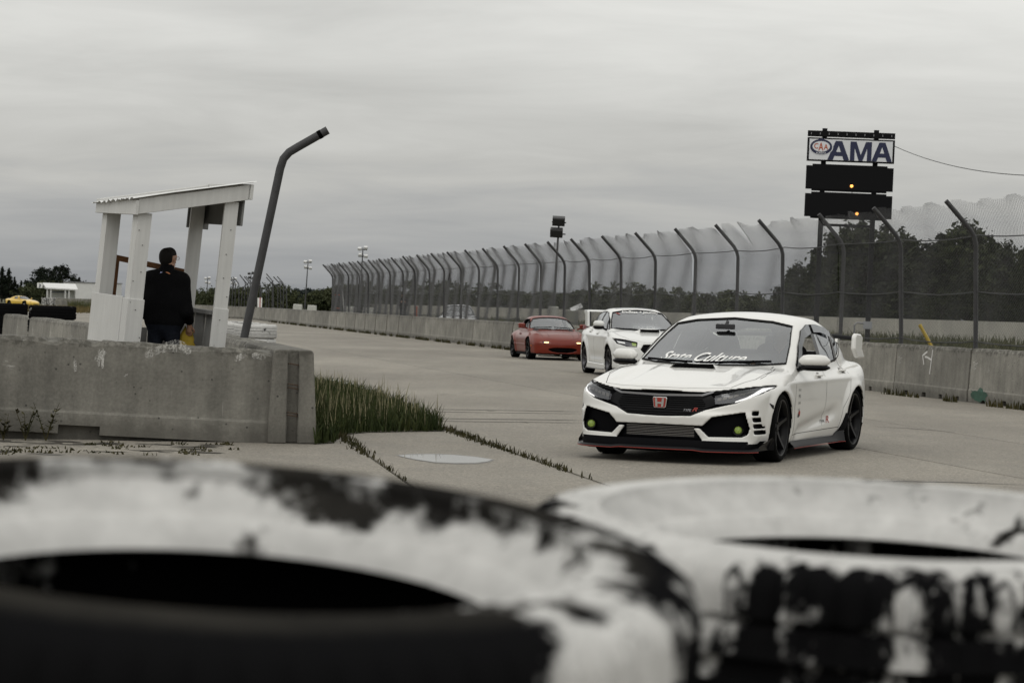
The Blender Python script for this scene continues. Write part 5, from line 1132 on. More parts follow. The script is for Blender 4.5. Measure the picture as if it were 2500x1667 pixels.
    # hood seam and scoop
    ribbon('panel_gap', [[(.70, -.62), (.80, -.42), (.84, -.2), (.845, 0), (.84, .2), (.80, .42), (.70, .62)], [(.70, .62), (.30, .735), (-.20, .75), (-.42, .71)], [(.70, -.62), (.30, -.735), (-.20, -.75), (-.42, -.71)]], 'z', GAP, bv, .006, .001, .04, root)
    zs_ = float(T(np.array(-.07), np.array(0.))); sx_ = .085
    b = MB(); b.add([(-0.1+sx_, -.235, zs_-.012), (-0.1+sx_, .235, zs_-.012), (-0.125+sx_, .20, zs_+.034), (-0.125+sx_, -.20, zs_+.034), (-0.33+sx_, .20, zs_+.020), (-0.33+sx_, -.20, zs_+.020), (-0.33+sx_, .25, zs_-.03), (-0.33+sx_, -.25, zs_-.03)], [(3, 2, 4, 5), (2, 1, 6, 4), (0, 3, 5, 7)]); sc_ = b.build('hood_scoop', PAINT_W, root)
    b = MB(); b.add([(-0.108+sx_, -.215, zs_-.006), (-0.108+sx_, .215, zs_-.006), (-0.122+sx_, .188, zs_+.028), (-0.122+sx_, -.188, zs_+.028)], [(0, 1, 2, 3)]); b.build('scoop_mouth', BLK_DEEP, sc_)
    # lettering
    flat_text('screen_lettering', 'State Culture', .075, LETTER_W, lambda u, v: hit(bv, (-.52+u, 1.000+v), 'x', .004), root, .6, .012, .90)
    for k, (t, m2, hh, ww) in enumerate((('OHLN', GREYM, .028, .09), ('PRL', LETTER_K, .032, .085), ('EIBACH', LETTER_K, .024, .09), ('NGK', GREYM, .024, .08))):
        flat_text('door_lettering', t, hh, m2, lambda u, v, k=k: hit(bv, (-.60-u, .72-.068*k+v), 'y', .003), root, .2, .0, ww)
    patch('door_sticker', [(-.61, .455), (-.69, .455), (-.695, .50), (-.66, .52), (-.63, .50)], 'y', RED, bv, .003, .04, root)
    patch('door_sticker', [(-.61, .445), (-.66, .445), (-.66, .478), (-.61, .478)], 'y', LETTER_K, bv, .004, .04, root)
    flat_text('type_badge', 'TYPE', .034, LETTER_K, lambda u, v: hit(bv, (-1.55-u, .345+v+.03*u), 'y', .003), root, .3, .006, .17)
    flat_text('type_badge', 'R', .075, RED, lambda u, v: hit(bv, (-1.735-u, .345+v), 'y', .003), root, .4, .012, .115)
    # rear wing
    b = MB(); n = 10; sec = [(.0, .0), (-.05, .022), (-.16, .030), (-.24, .012), (-.16, .004), (-.05, -.006)]; V2 = []; F2 = []
    for i in range(n+1):
        y = -.76+1.52*i/n; up = .02*(1-(y/.76)**2)
        V2 += [(-3.17+a, y, 1.205+zz+up) for a, zz in sec]
    for i in range(n):
        for k in range(6): F2.append((i*6+k, i*6+(k+1) % 6, (i+1)*6+(k+1) % 6, (i+1)*6+k))
    b.add(V2, F2); wg = b.build('rear_wing', BLK_PLAS, root, True, R(40))
    for sg in (1, -1):
        b = MB(); b.prism([(-3.08, 1.115), (-3.10, 1.235), (-3.14, 1.262), (-3.33, 1.255), (-3.40, 1.235), (-3.38, 1.13), (-3.52, 1.035), (-3.22, 1.035)], sg*.755, sg*.805, 'y'); b.build('wing_endplate', PAINT_W, wg, bevel=.012)
        b = MB(); b.prism([(-3.10, 1.09), (-3.15, 1.21), (-3.24, 1.21), (-3.26, 1.09), (-3.28, 1.0), (-3.10, 1.03)], sg*.56, sg*.59, 'y'); b.build('wing_upright', PAINT_W, wg)
        patch('tail_light', [(-3.60, .98), (-3.36, 1.0), (-3.30, .95), (-3.42, .90), (-3.60, .84)], 'y' if sg > 0 else '-y', mat('red_lamp', (.12, .01, .01), .2, coat=.5), bv, .004, .05, root)
    b = MB(); b.lathe([(.001, .045), (.02, .04), (.045, .012), (.05, 0)], 12, 'z', (-2.62, 0, 1.352)); b.build('roof_aerial', PAINT_W, root, True)
    # cabin
    d = MB(); d.prism([(-.40, .70), (-.42, .955), (-.60, .985), (-.92, .965), (-1.02, .88), (-1.0, .62)], -.70, .70, 'y'); d.build('dashboard', INTER, root, bevel=.03)
    for y in (.37, -.37): seat(root, -1.62, y, .35, SEATM)
    seat(root, -2.45, 0.0, .38, SEATM, 1.2)
    sw = MB(); Mr = Euler((0, R(65), 0)).to_matrix(); sw.tube([Vector((-1.12, .37, .90))+Mr @ Vector((.18*math.cos(a), .18*math.sin(a), 0)) for a in np.linspace(0, 2*math.pi, 25)], .016, 6, False)
    sw.bar((-1.13, .22, .90), (-1.13, .52, .90), .04, .03); sw.bar((-1.12, .37, .90), (-.98, .37, .86), .05, .05); sw.build('steering_wheel', INTER, root, True)
    m = MB(); m.box((-1.02, 0, 1.30), (.03, .20, .045)); m.bar((-1.02, 0, 1.30), (-1.10, 0, 1.345), .03, .03); m.build('rear_view_mirror', INTER, root, bevel=.008)
    w = make_wheel(.328, .245, .262, 5, RIM_K); put_wheels(root, 2.70, 1.60, 1.60, .328, w, steer=R(3))
    # the car sits lower on its springs than the section curves: squeeze everything below the waist
    zi = np.array([0, .165, 1.0, 1.434, 2.0]); zo = np.array([0, .150, .922, 1.425, 2.0]); seen = set()
    for ch in root.children_recursive:
        if ch.type != 'MESH' or ch.data.name in seen or ch.name.split('.')[0] in ('wheel', 'tyre', 'brake_disc'): continue
        seen.add(ch.data.name); n = len(ch.data.vertices); co = np.empty(n*3, np.float32); ch.data.vertices.foreach_get('co', co); co[2::3] = np.interp(co[2::3], zi, zo); ch.data.vertices.foreach_set('co', co); ch.data.update()
    return f_un, bv
# ---------------------------------------------------------------- the other cars share one recipe
def rounded_car(root, S):
    T0 = curve(S['T']); WZ = curve(S['WZ']); PL = curve(S['PL']); NX = curve(S['NX']); NP = curve(S['NP']); RX = curve(S['RX']); RP = curve(S['RP'])
    GT0 = curve(S['GT']); GB = curve(S['GB']); GZ = curve(S['GZ']); wb = S['wb']; rw = S['r']; ar = S['arch']; cr = S.get('crown', .055)
    T = lambda x, y: T0(x)-cr*(np.abs(y)/.8)**2.3+(S['Tadd'](x, y) if 'Tadd' in S else 0)
    def W(x, z):
        w = WZ(z)*PL(x)
        for xa in (0.0, -wb):
            d = np.sqrt((x-xa)**2+(z-rw)**2); w = w+S.get('flare', .02)*step(d, ar-.08, ar)*(1-step(d, ar+.04, ar+.18))
        if 'Wadd' in S: w = w+S['Wadd'](x, z)
        return w
    F = lambda y, z: NX(z)-NP(np.abs(y))
    Rr = lambda y, z: RX(z)+RP(np.abs(y))
    GT = lambda x, y: GT0(x+S.get('wrap', .1)*(y/.75)**2*step(x, -1.7, -.9))-S.get('gcrown', .045)*(np.abs(y)/.6)**2
    GW = lambda x, z: GB(x)+GZ(z)
    def f_un(x, y, z):
        y = np.abs(y)
        a = smax(hfield(z, T, x, y), hfield(y, W, x, z), S.get('k', .10)); a = smax(a, hfield(x, F, y, z), .07); a = smax(a, hfield(x, Rr, y, z, -1), .07)
        a = smax(a, S.get('zb', .14)-z, .03)
        g = smax(hfield(z, GT, x, y), hfield(y, GW, x, z), .08); g = np.maximum(g, S.get('gz0', .75)-z)
        return smin(a, g, S.get('kg', .03))
    DLO, WSC, RWC = S['DLO'], S['WSC'], S['RWC']; xc = S['cowl']; xr = S['xrear']
    def f(x, y, z):
        u = f_un(x, y, z); r = u; ya = np.abs(y)
        for poly, dep in S.get('rec', ()): r = np.maximum(r, -np.maximum(np.maximum(psdf(y, z, poly), -(u+dep)), .1-x))
        for poly, dep in S.get('rec2', ()): r = np.maximum(r, -np.maximum(np.maximum(psdf(ya, z, poly), -(u+dep)), .1-x))
        if 'scoop' in S: r = np.maximum(r, -np.maximum(np.maximum(psdf(x, y, S['scoop']), -(u+.04)), .75-z))
        for xa in (0.0, -wb): r = np.maximum(r, -np.maximum(np.sqrt((x-xa)**2+(z-rw)**2)-ar, .46-ya))
        r = np.maximum(r, -np.maximum(np.maximum(u+.04, S.get('floor', .32)-z), np.maximum(x-xc+.05, xr-x)))
        for d in DLO: r = np.maximum(r, -np.maximum(psdf(x, z, d), .30-ya))
        r = np.maximum(r, -np.maximum(psdf(y, z, WSC), np.maximum(x-xc, xc-1.35-x)))
        r = np.maximum(r, -np.maximum(psdf(y, z, RWC), np.maximum(x-S['xrw'], xr-.1-x)))
        return r
    x1 = max(p[1] for p in S['NX'])+.08; x0 = min(p[1] for p in S['RX'])-.08; zt = max(p[1] for p in S['GT'])+.05; H = S['H']; ym = max(p[1] for p in S['WZ'])+.10
    V, Q = mesh_half(f, x0, x1, ym, .06, zt, H); V = smooth_verts(V, Q, 2, .5)
    zl = S.get('zlow', .2)
    finish_body('body', root, V, Q, f_un, [S['paint'], BLK_PLAS, INTER], lambda x, y, z: (z > .20) & (np.abs(y) < .80) & (x < xc) & (x > xr-.1), deep=-max(.012, H*.9), low=lambda x, y, z: z < zl)
    bv = bvh_of(f_un, x0, x1, ym, .06, zt, .03)
    if S.get('glass', True):
        ws = patch('windscreen', WSC, 'x', S.get('gw', GLASS), bv, -.006, .08, root); ribbon('windscreen_seal', [WSC+WSC[:1]], 'x', GAP, bv, .026, .002, .06, ws)
        patch('rear_window', RWC, '-x', GLASS_S, bv, -.006, .1, root)
        for ax in ('y', '-y'):
            for d in S['PANES']: patch('door_window', d, ax, S.get('gs', GLASS_S), bv, -.006, .1, root)
            for d in S.get('PILL', ()): patch('door_pillar', d, ax, BLK_GLOSS, bv, .001, .08, root)
            for d in DLO: ribbon('window_trim', [d+d[:1]], ax, BLK_GLOSS, bv, .018, .002, .06, root)
    for ax in ('y', '-y'):
        if 'gaps' in S: ribbon('panel_gap', S['gaps'], ax, GAP, bv, .007, .0015, .05, root)
        for hx, hz in S.get('handles', ()):
            yy = hit(bv, (hx, hz), ax, 0.0).y; sg = 1 if yy > 0 else -1; b = MB(); n = 6
            b.tube([(hx+.1-.2*i/n, yy+sg*(.008+.026*math.sin(math.pi*i/n)**.6), hz) for i in range(n+1)], .013, 6); b.build('door_handle', S['paint'], root, True)
            patch('handle_recess', [(hx-.05, hz-.03), (hx+.04, hz-.03), (hx+.03, hz+.03), (hx-.05, hz+.025)], ax, DISC_M, bv, .002, .03, root)
    if 'topgaps' in S: ribbon('panel_gap', S['topgaps'], 'z', GAP, bv, .007, .0015, .05, root)
    w = make_wheel(rw, S.get('tw', .225), S['rim'], S.get('nsp', 5), S.get('rimm', RIM_K), S.get('twin', False)); put_wheels(root, wb, S['trk'], S['trk'], rw, w, steer=S.get('steer', 0.0))
    return f_un, bv
def mx(p): return p + [(-a, b) for a, b in p[::-1] if abs(a) > 1e-6]
def build_sedan(root, paint, H, detail=True):        # saloon with hood scoop and tall rear wing
    S = dict(paint=paint, H=H, wb=2.65, r=.325, arch=.375, rim=.245, trk=1.53, cowl=-.30, xrear=-3.05, xrw=-2.45, crown=.05, flare=.03, zlow=.20, nsp=5, twin=True, rimm=RIM_G,
        T=[(.95, .55), (.88, .70), (.80, .77), (.6, .835), (.3, .90), (0, .955), (-.3, .995), (-.6, 1.0), (-1.5, .98), (-2.6, 1.03), (-3.0, 1.06), (-3.4, 1.055), (-3.6, 1.0)],
        WZ=[(.06, .76), (.14, .82), (.25, .855), (.45, .870), (.65, .880), (.80, .878), (.9, .855), (1.0, .80), (1.1, .72)], PL=[(.9, .95), (.3, .99), (0, 1.0), (-.8, .985), (-1.4, .985), (-2.65, 1.0), (-3.2, .96), (-3.6, .9)],
        NX=[(.06, .82), (.15, .90), (.3, .91), (.5, .905), (.62, .89), (.72, .85), (.8, .76), (1.0, .3)], NP=[(0, 0), (.3, .02), (.5, .07), (.65, .15), (.75, .24), (.83, .36), (.9, .55)],
        RX=[(.06, -3.3), (.2, -3.48), (.5, -3.58), (.8, -3.58), (1.0, -3.55), (1.1, -3.5)], RP=[(0, 0), (.5, .05), (.7, .13), (.85, .3), (.92, .5)],
        GT=[(.6, .55), (.1, .82), (-.30, .99), (-.7, 1.17), (-1.0, 1.30), (-1.2, 1.385), (-1.4, 1.435), (-1.7, 1.47), (-2.0, 1.465), (-2.4, 1.40), (-2.75, 1.26), (-3.05, 1.10), (-3.3, .95)],
        GB=[(0, .68), (-.4, .74), (-.8, .765), (-1.4, .775), (-2.2, .755), (-2.8, .69), (-3.3, .55)], GZ=[(.8, .03), (.95, .0), (1.05, -.025), (1.2, -.085), (1.3, -.135), (1.4, -.195), (1.5, -.27)],
        DLO=[[(-.62, 1.0), (-1.6, 1.0), (-2.3, 1.035), (-2.72, 1.12), (-2.5, 1.27), (-2.15, 1.355), (-1.7, 1.375), (-1.38, 1.345), (-1.0, 1.20)]],
        PANES=[[(-.85, 1.0), (-1.62, 1.0), (-1.66, 1.372), (-1.40, 1.345), (-1.05, 1.21)], [(-1.68, 1.0), (-2.3, 1.03), (-2.42, 1.28), (-2.15, 1.35), (-1.72, 1.37)], [(-.64, 1.0), (-.80, 1.0), (-1.0, 1.18)], [(-2.36, 1.045), (-2.70, 1.12), (-2.5, 1.25)]],
        PILL=[[(-1.60, .995), (-1.70, .995), (-1.74, 1.37), (-1.65, 1.375)], [(-2.29, 1.03), (-2.36, 1.04), (-2.5, 1.26), (-2.42, 1.285)], [(-.79, .995), (-.86, .995), (-1.05, 1.21), (-1.0, 1.19)]],
        WSC=mx([(0, .985), (.5, .995), (.70, 1.02), (.625, 1.2), (.54, 1.355), (.3, 1.40), (0, 1.415)]), RWC=mx([(0, 1.10), (.55, 1.12), (.45, 1.34), (0, 1.36)]),
        rec=[(mx([(0, .72), (.30, .70), (.36, .60), (.27, .50), (0, .49)]), .05), (mx([(0, .40), (.40, .38), (.46, .26), (0, .24)]), .05)],
        rec2=[([(.42, .745), (.66, .795), (.84, .815), (.80, .72), (.62, .66), (.44, .655)], .03), ([(.56, .42), (.76, .47), (.77, .28), (.6, .28)], .04)],
        gaps=[[(-.50, .95), (-.50, .6), (-.46, .28)], [(-.46, .262), (-2.15, .275)], [(-1.66, .99), (-1.64, .6), (-1.60, .27)], [(-2.38, 1.03), (-2.45, .8), (-2.15, .5), (-2.12, .28)]], handles=[(-1.42, .90), (-2.27, .935)],
        topgaps=[[(-.30, .74), (.2, .70), (.60, .56)], [(-.30, -.74), (.2, -.70), (.60, -.56)], [(.60, .56), (.78, .3), (.80, 0), (.78, -.3), (.60, -.56)]],
        Tadd=lambda x, y: .055*(1-step(np.abs(y), .20, .30))*step(x, -.38, -.12)*(1-step(x, -.02, .06)), gw=GLASS, gs=GLASS_S)
    S['Wadd'] = lambda x, z: .010*np.exp(-((z-(.84-.02*x/2))/.03)**2)-.015*np.exp(-((z-.42)/.08)**2)*step(-x, .4, .8)*(1-step(-x, 1.9, 2.3))
    f, bv = rounded_car(root, S)
    if not detail: return bv
    b = MB(); b.prism([(-.21, .965), (.21, .965), (.19, 1.018), (-.19, 1.018)], .035, .065, 'x'); b.build('scoop_mouth', BLK_DEEP, root)
    for sg in (1, -1):
        m2 = (lambda p: p) if sg > 0 else mirrored
        hl = patch('headlight', m2([(.43, .735), (.66, .785), (.82, .80), (.79, .73), (.62, .67), (.45, .665)]), 'x', LENS_DARK, bv, -.02, .03, root)
        patch('indicator', m2([(.44, .728), (.53, .745), (.53, .68), (.45, .672)]), 'x', LENS_Y, bv, -.006, .03, hl)
        ribbon('lamp_outline', [m2([(.42, .745), (.66, .795), (.84, .815), (.80, .72), (.62, .66), (.44, .655), (.42, .745)])], 'x', BLK_GLOSS, bv, .018, .001, .03, hl)
        patch('lamp_strip', m2([(.66, .755), (.80, .775), (.78, .735), (.66, .715)]), 'x', CHROME, bv, -.012, .03, hl)
        mirror_part(root, (-.70, sg*.95, 1.04), (.15, .22, .14), paint, BLK_GLOSS, sg)
        sk = MB(); sk.prism([(-.40, .26), (-2.2, .27), (-2.3, .17), (-2.3, .14), (-.40, .14)], sg*.80, sg*.895, 'y'); so_ = sk.build('side_skirt', paint, root, bevel=.02)
        b = MB(); b.box((-1.35, sg*.90, .145), (1.9, .03, .02)); b.build('skirt_lip', GREYM, so_)
        b = MB(); b.prism([(-3.0, 1.03), (-3.05, 1.36), (-3.12, 1.395), (-3.42, 1.395), (-3.46, 1.34), (-3.32, 1.30), (-3.30, 1.03)], sg*.70, sg*.75, 'y'); b.build('wing_leg', paint, root, bevel=.012)
        b = MB(); b.lathe([(.001, .10), (.05, .09), (.075, .03), (.07, -.05)], 12, 'z', (-3.30, sg*.72, .98)); b.build('tail_light', mat('red_lamp', (.12, .01, .01), .2, coat=.5), root, True)
    b = MB(); b.prism([(-3.08, 1.365), (-3.14, 1.395), (-3.30, 1.405), (-3.48, 1.39), (-3.30, 1.375)], -.70, .70, 'y'); b.build('rear_wing', paint, root)
    patch('sunroof', [(-1.55, -.42), (-1.55, .42), (-2.15, .42), (-2.15, -.42)], 'z', GLASS_S, bv, .004, .1, root)
    b = MB(); b.lathe([(.001, .05), (.02, .045), (.045, .012), (.05, 0)], 12, 'z', (-2.3, 0, 1.42)); b.build('roof_aerial', paint, root, True)
    ribbon('wiper', [[(-.62, 1.012), (-.05, .995)], [(.02, .995), (.60, 1.012)]], 'x', BLK_PLAS, bv, .022, .014, .06, root)
    flat_text('screen_lettering', 'Endless + Journey', .070, LETTER_W, lambda u, v: hit(bv, (-.36+u, 1.335+v), 'x', .003), root, .5, .012, .84)
    flat_text('screen_lettering', 'EVEN', .045, LETTER_W, lambda u, v: hit(bv, (-.10+u, 1.03+v), 'x', .003), root, .3, .015, .34)
    flat_text('screen_lettering', 'DRK', .05, LETTER_W, lambda u, v: hit(bv, (-.26+u, 1.03+v), 'x', .003), root, .3, -.01, .15)
    patch('screen_sticker', [(-.50, 1.352), (-.43, 1.322), (-.39, 1.325), (-.44, 1.352)], 'x', RED, bv, .003, .05, root)
    d = MB(); d.prism([(-.34, .70), (-.36, .96), (-.60, .99), (-.90, .97), (-1.0, .88), (-1.0, .62)], -.66, .66, 'y'); d.build('dashboard', INTER, root, bevel=.03)
    for y in (.36, -.36): seat(root, -1.55, y, .40, SEATM)
    seat(root, -2.35, 0.0, .42, SEATM, 1.15)
    return bv
def build_roadster(root, H):
    S = dict(paint=PAINT_R, H=H, wb=2.265, r=.292, arch=.335, rim=.20, trk=1.45, cowl=-.40, xrear=-2.35, xrw=-1.75, crown=.075, flare=.025, zlow=.19, zb=.15, k=.16, nsp=6, rimm=RIM_K, tw=.215,
        T=[(.86, .42), (.80, .535), (.70, .60), (.5, .675), (.25, .73), (0, .765), (-.3, .80), (-.55, .815), (-1.2, .80), (-1.8, .81), (-2.3, .84), (-2.7, .81), (-2.95, .70)],
        WZ=[(.06, .70), (.14, .755), (.25, .80), (.40, .815), (.52, .832), (.62, .825), (.72, .79), (.82, .72), (.9, .62)], PL=[(.9, .95), (.3, .99), (0, 1.0), (-.8, .97), (-1.4, .97), (-2.26, 1.0), (-2.7, .95), (-3.0, .88)],
        NX=[(.06, .70), (.16, .79), (.3, .82), (.42, .82), (.50, .79), (.58, .71), (.7, .5)], NP=[(0, 0), (.3, .02), (.5, .06), (.65, .125), (.75, .22), (.82, .40), (.88, .7)],
        RX=[(.06, -2.75), (.2, -2.88), (.5, -2.95), (.7, -2.93), (.85, -2.8)], RP=[(0, 0), (.5, .07), (.7, .2), (.82, .42), (.9, .7)],
        GT=[(.2, .5), (-.2, .68), (-.42, .80), (-.60, .895), (-.85, 1.03), (-1.02, 1.115), (-1.15, 1.165), (-1.35, 1.205), (-1.6, 1.205), (-1.9, 1.13), (-2.15, 1.0), (-2.35, .86), (-2.6, .7)],
        GB=[(-.2, .62), (-.5, .68), (-1.0, .705), (-1.6, .70), (-2.1, .66), (-2.5, .55)], GZ=[(.6, .04), (.78, .0), (.9, -.035), (1.0, -.08), (1.1, -.14), (1.2, -.22), (1.3, -.31)],
        gz0=.62, floor=.22, gcrown=.06, wrap=.14,
        DLO=[[(-.80, .835), (-1.62, .84), (-1.78, .92), (-1.72, 1.05), (-1.52, 1.10), (-1.18, 1.09), (-.98, .985)]], PANES=[[(-.80, .835), (-.90, .835), (-1.05, .99), (-.98, .985)]], PILL=[[(-.88, .83), (-.92, .83), (-1.09, 1.01), (-1.05, 1.0)]],
        WSC=mx([(0, .815), (.45, .825), (.63, .85), (.565, 1.0), (.47, 1.105), (.25, 1.14), (0, 1.15)]), RWC=mx([(0, .93), (.48, .94), (.40, 1.08), (0, 1.12)]),
        rec=[(mx([(0, .345), (.25, .34), (.38, .315), (.40, .285), (.30, .235), (.15, .215), (0, .21)]), .07)], rec2=[([(.36, .505), (.54, .51), (.55, .465), (.37, .462)], .02)],
        gaps=[[(-.55, .80), (-.55, .5), (-.52, .24)], [(-1.55, .81), (-1.62, .5), (-1.55, .24)], [(.60, .40), (.35, .42)]], handles=[(-1.45, .69)],
        topgaps=[[(-.40, .56), (.1, .56), (.55, .50)], [(-.40, -.56), (.1, -.56), (.55, -.50)], [(.55, .50), (.72, .25), (.75, 0), (.72, -.25), (.55, -.50)], [(.22, .34), (.58, .34)], [(.22, -.34), (.58, -.34)]],
        gaps_w=.006)
    S['Tadd'] = lambda x, y: .05*np.exp(-((np.abs(y)-.66)/.13)**2)*step(x, -.6, -.2)*(1-step(x, .2, .6))
    S['Wadd'] = lambda x, z: .012*np.exp(-((z-.40)/.025)**2)
    f, bv = rounded_car(root, S)
    for sg in (1, -1):
        m2 = (lambda p: p) if sg > 0 else mirrored
        sl_ = patch('side_light', m2([(.365, .503), (.535, .508), (.545, .467), (.375, .464)]), 'x', LENS_DARK, bv, -.012, .03, root)
        patch('lit_bulb', m2([(.385, .498), (.40, .502), (.495, .504), (.505, .498), (.51, .475), (.50, .470), (.41, .468), (.395, .473)]), 'x', LAMP_WARM, bv, -.004, .03, sl_)
        ribbon('bumper_strip', [m2([(.42, .447), (.60, .445), (.74, .44)])], 'x', PAINT_R, bv, .022, .010, .03, root)
        patch('side_marker', [(.44, .40), (.36, .40), (.36, .375), (.44, .375)], 'y' if sg > 0 else '-y', mat('amber_lens', (.5, .12, .01), .3), bv, .004, .03, root)
        mirror_part(root, (-.72, sg*.86, .885), (.12, .19, .105), PAINT_R, PAINT_R, sg)
        b = MB(); b.box((-1.13, sg*.745, .155), (1.6, .05, .07)); b.build('sill', BLK_PLAS, root)
    b = MB(); b.prism([(.40, .60), (.74, .35), (.80, 0), (.74, -.35), (.40, -.60)], .105, .135, 'z'); b.build('front_undertray', BLK_PLAS, root)
    b = MB(); b.lathe([(.001, .01), (.02, .01), (.02, -.02)], 10, 'x', (.80, -.05, .15)); b.build('tow_eye', CHROME, root)
    ribbon('wiper', [[(-.55, .85), (-.05, .872)], [(.02, .872), (.50, .85)]], 'x', BLK_PLAS, bv, .022, .02, .06, root)
    d = MB(); d.prism([(-.42, .55), (-.46, .80), (-.60, .825), (-.85, .80), (-.92, .72), (-.9, .5)], -.58, .58, 'y'); d.build('dashboard', INTER, root, bevel=.03)
    for y in (.33, -.33): seat(root, -1.38, y, .14, SEATM, .46, .95)
    rb = MB(); rb.tube([(-1.75, -.52, .40), (-1.75, -.52, .95), (-1.75, -.42, 1.07), (-1.75, .42, 1.07), (-1.75, .52, .95), (-1.75, .52, .40)], .022, 8); rb.build('roll_bar', mat('grey_tube', (.35, .35, .35), .4), root, True)
    sw = MB(); Mr = Euler((0, R(68), 0)).to_matrix(); sw.tube([Vector((-1.0, .33, .74))+Mr @ Vector((.17*math.cos(a), .17*math.sin(a), 0)) for a in np.linspace(0, 2*math.pi, 21)], .015, 6, False); sw.bar((-1.0, .33, .74), (-.88, .33, .72), .05, .05); sw.build('steering_wheel', INTER, root, True)
    return bv
def build_coupe(root, H):
    S = dict(paint=PAINT_Y, H=H, wb=2.55, r=.32, arch=.36, rim=.22, trk=1.52, cowl=-.55, xrear=-2.9, xrw=-2.0, crown=.07, flare=.03, zlow=.18, k=.16, nsp=5, rimm=RIM_G, gz0=.62, floor=.38,
        T=[(.95, .40), (.88, .52), (.75, .58), (.4, .68), (0, .76), (-.5, .815), (-1.2, .80), (-2.2, .86), (-2.9, .90), (-3.3, .88), (-3.5, .8)],
        WZ=[(.06, .76), (.14, .82), (.3, .88), (.5, .905), (.65, .90), (.75, .86), (.85, .78), (.95, .66)], PL=[(.9, .94), (.3, .98), (0, .99), (-.8, .96), (-1.4, .96), (-2.5, 1.0), (-3.0, .96), (-3.5, .9)],
        NX=[(.06, .85), (.2, .93), (.35, .95), (.45, .93), (.55, .82), (.7, .5)], NP=[(0, 0), (.3, .03), (.5, .10), (.7, .22), (.82, .38), (.9, .6)], RX=[(.06, -3.3), (.2, -3.45), (.6, -3.5), (.85, -3.48), (.95, -3.4)], RP=[(0, 0), (.5, .06), (.7, .16), (.85, .36), (.92, .6)],
        GT=[(.2, .5), (-.3, .70), (-.6, .82), (-1.0, 1.02), (-1.25, 1.135), (-1.5, 1.19), (-1.75, 1.20), (-2.1, 1.16), (-2.5, 1.05), (-2.9, .91), (-3.2, .8)], GB=[(-.3, .66), (-.7, .72), (-1.4, .73), (-2.2, .70), (-3.0, .55)],
        GZ=[(.6, .04), (.8, .0), (.95, -.05), (1.05, -.10), (1.15, -.165), (1.25, -.25)],
        DLO=[[(-.98, .85), (-1.8, .86), (-1.95, .92), (-1.85, 1.08), (-1.5, 1.10), (-1.25, 1.02)]], PANES=[[(-.98, .85), (-1.8, .86), (-1.95, .92), (-1.85, 1.08), (-1.5, 1.10), (-1.25, 1.02)]],
        WSC=mx([(0, .83), (.5, .845), (.66, .87), (.58, 1.02), (.48, 1.11), (0, 1.155)]), RWC=mx([(0, .95), (.45, .96), (.38, 1.10), (0, 1.12)]), gw=GLASS_S,
        rec=[(mx([(0, .30), (.35, .29), (.30, .2), (0, .2)]), .06)], rec2=[([(.42, .50), (.66, .53), (.70, .48), (.5, .44)], .03)])
    f, bv = rounded_car(root, S)
    for sg in (1, -1): mirror_part(root, (-.85, sg*.93, .88), (.14, .2, .12), PAINT_Y, PAINT_Y, sg)
    c = MB(); c.lathe([(.001, .02), (.03, .015), (.04, 0)], 10, 'x', (.80, -.45, .36)); c.build('indicator', LAMP_WARM, root)
    return bv
# ---------------------------------------------------------------- tyres
def tyre_profile(Ro, rb, w):
    T = [(Ro-.010, 0), (Ro-.010, .05*w), (Ro, .06*w), (Ro, .20*w), (Ro-.009, .205*w), (Ro-.009, .235*w), (Ro, .24*w), (Ro-.001, .36*w), (Ro-.008, .43*w), (Ro-.022, .475*w), (Ro-.045, .497*w), (Ro-.07, .50*w), (Ro-.073, .492*w), (Ro-.078, .492*w), (Ro-.081, .50*w), (rb+.050, .445*w), (rb+.028, .36*w), (rb+.024, .335*w), (rb+.018, .335*w), (rb+.013, .32*w), (rb+.002, .26*w), (rb-.003, .22*w), (rb+.012, .20*w), (rb+.05, .32*w), (Ro-.05, .42*w), (Ro-.024, .30*w), (Ro-.020, 0)]
    return T+[(r, -z) for r, z in T[::-1][1:-1]]
def tyre_mesh(name, Ro, rb, w, n, m, lug=3, lugd=.006):
    P = tyre_profile(Ro, rb, w); k = len(P); V = []; F = []
    for i in range(n):
        a = 2*math.pi*i/n
        for j, (r, z) in enumerate(P):
            rr = r
            if lug and (i % lug == 0) and r > Ro-.024 and .19*w < abs(z) < .48*w: rr = r-lugd
            V.append((rr*math.cos(a), rr*math.sin(a), z))
    for i in range(n):
        for j in range(k): F.append((i*k+j, ((i+1) % n)*k+j, ((i+1) % n)*k+(j+1) % k, i*k+(j+1) % k))
    me = bpy.data.meshes.new(name); me.from_pydata(V, [], F); me.materials.append(m); me.polygons.foreach_set('use_smooth', [True]*len(me.polygons)); me.update(); me.set_sharp_from_angle(angle=R(38)); return me
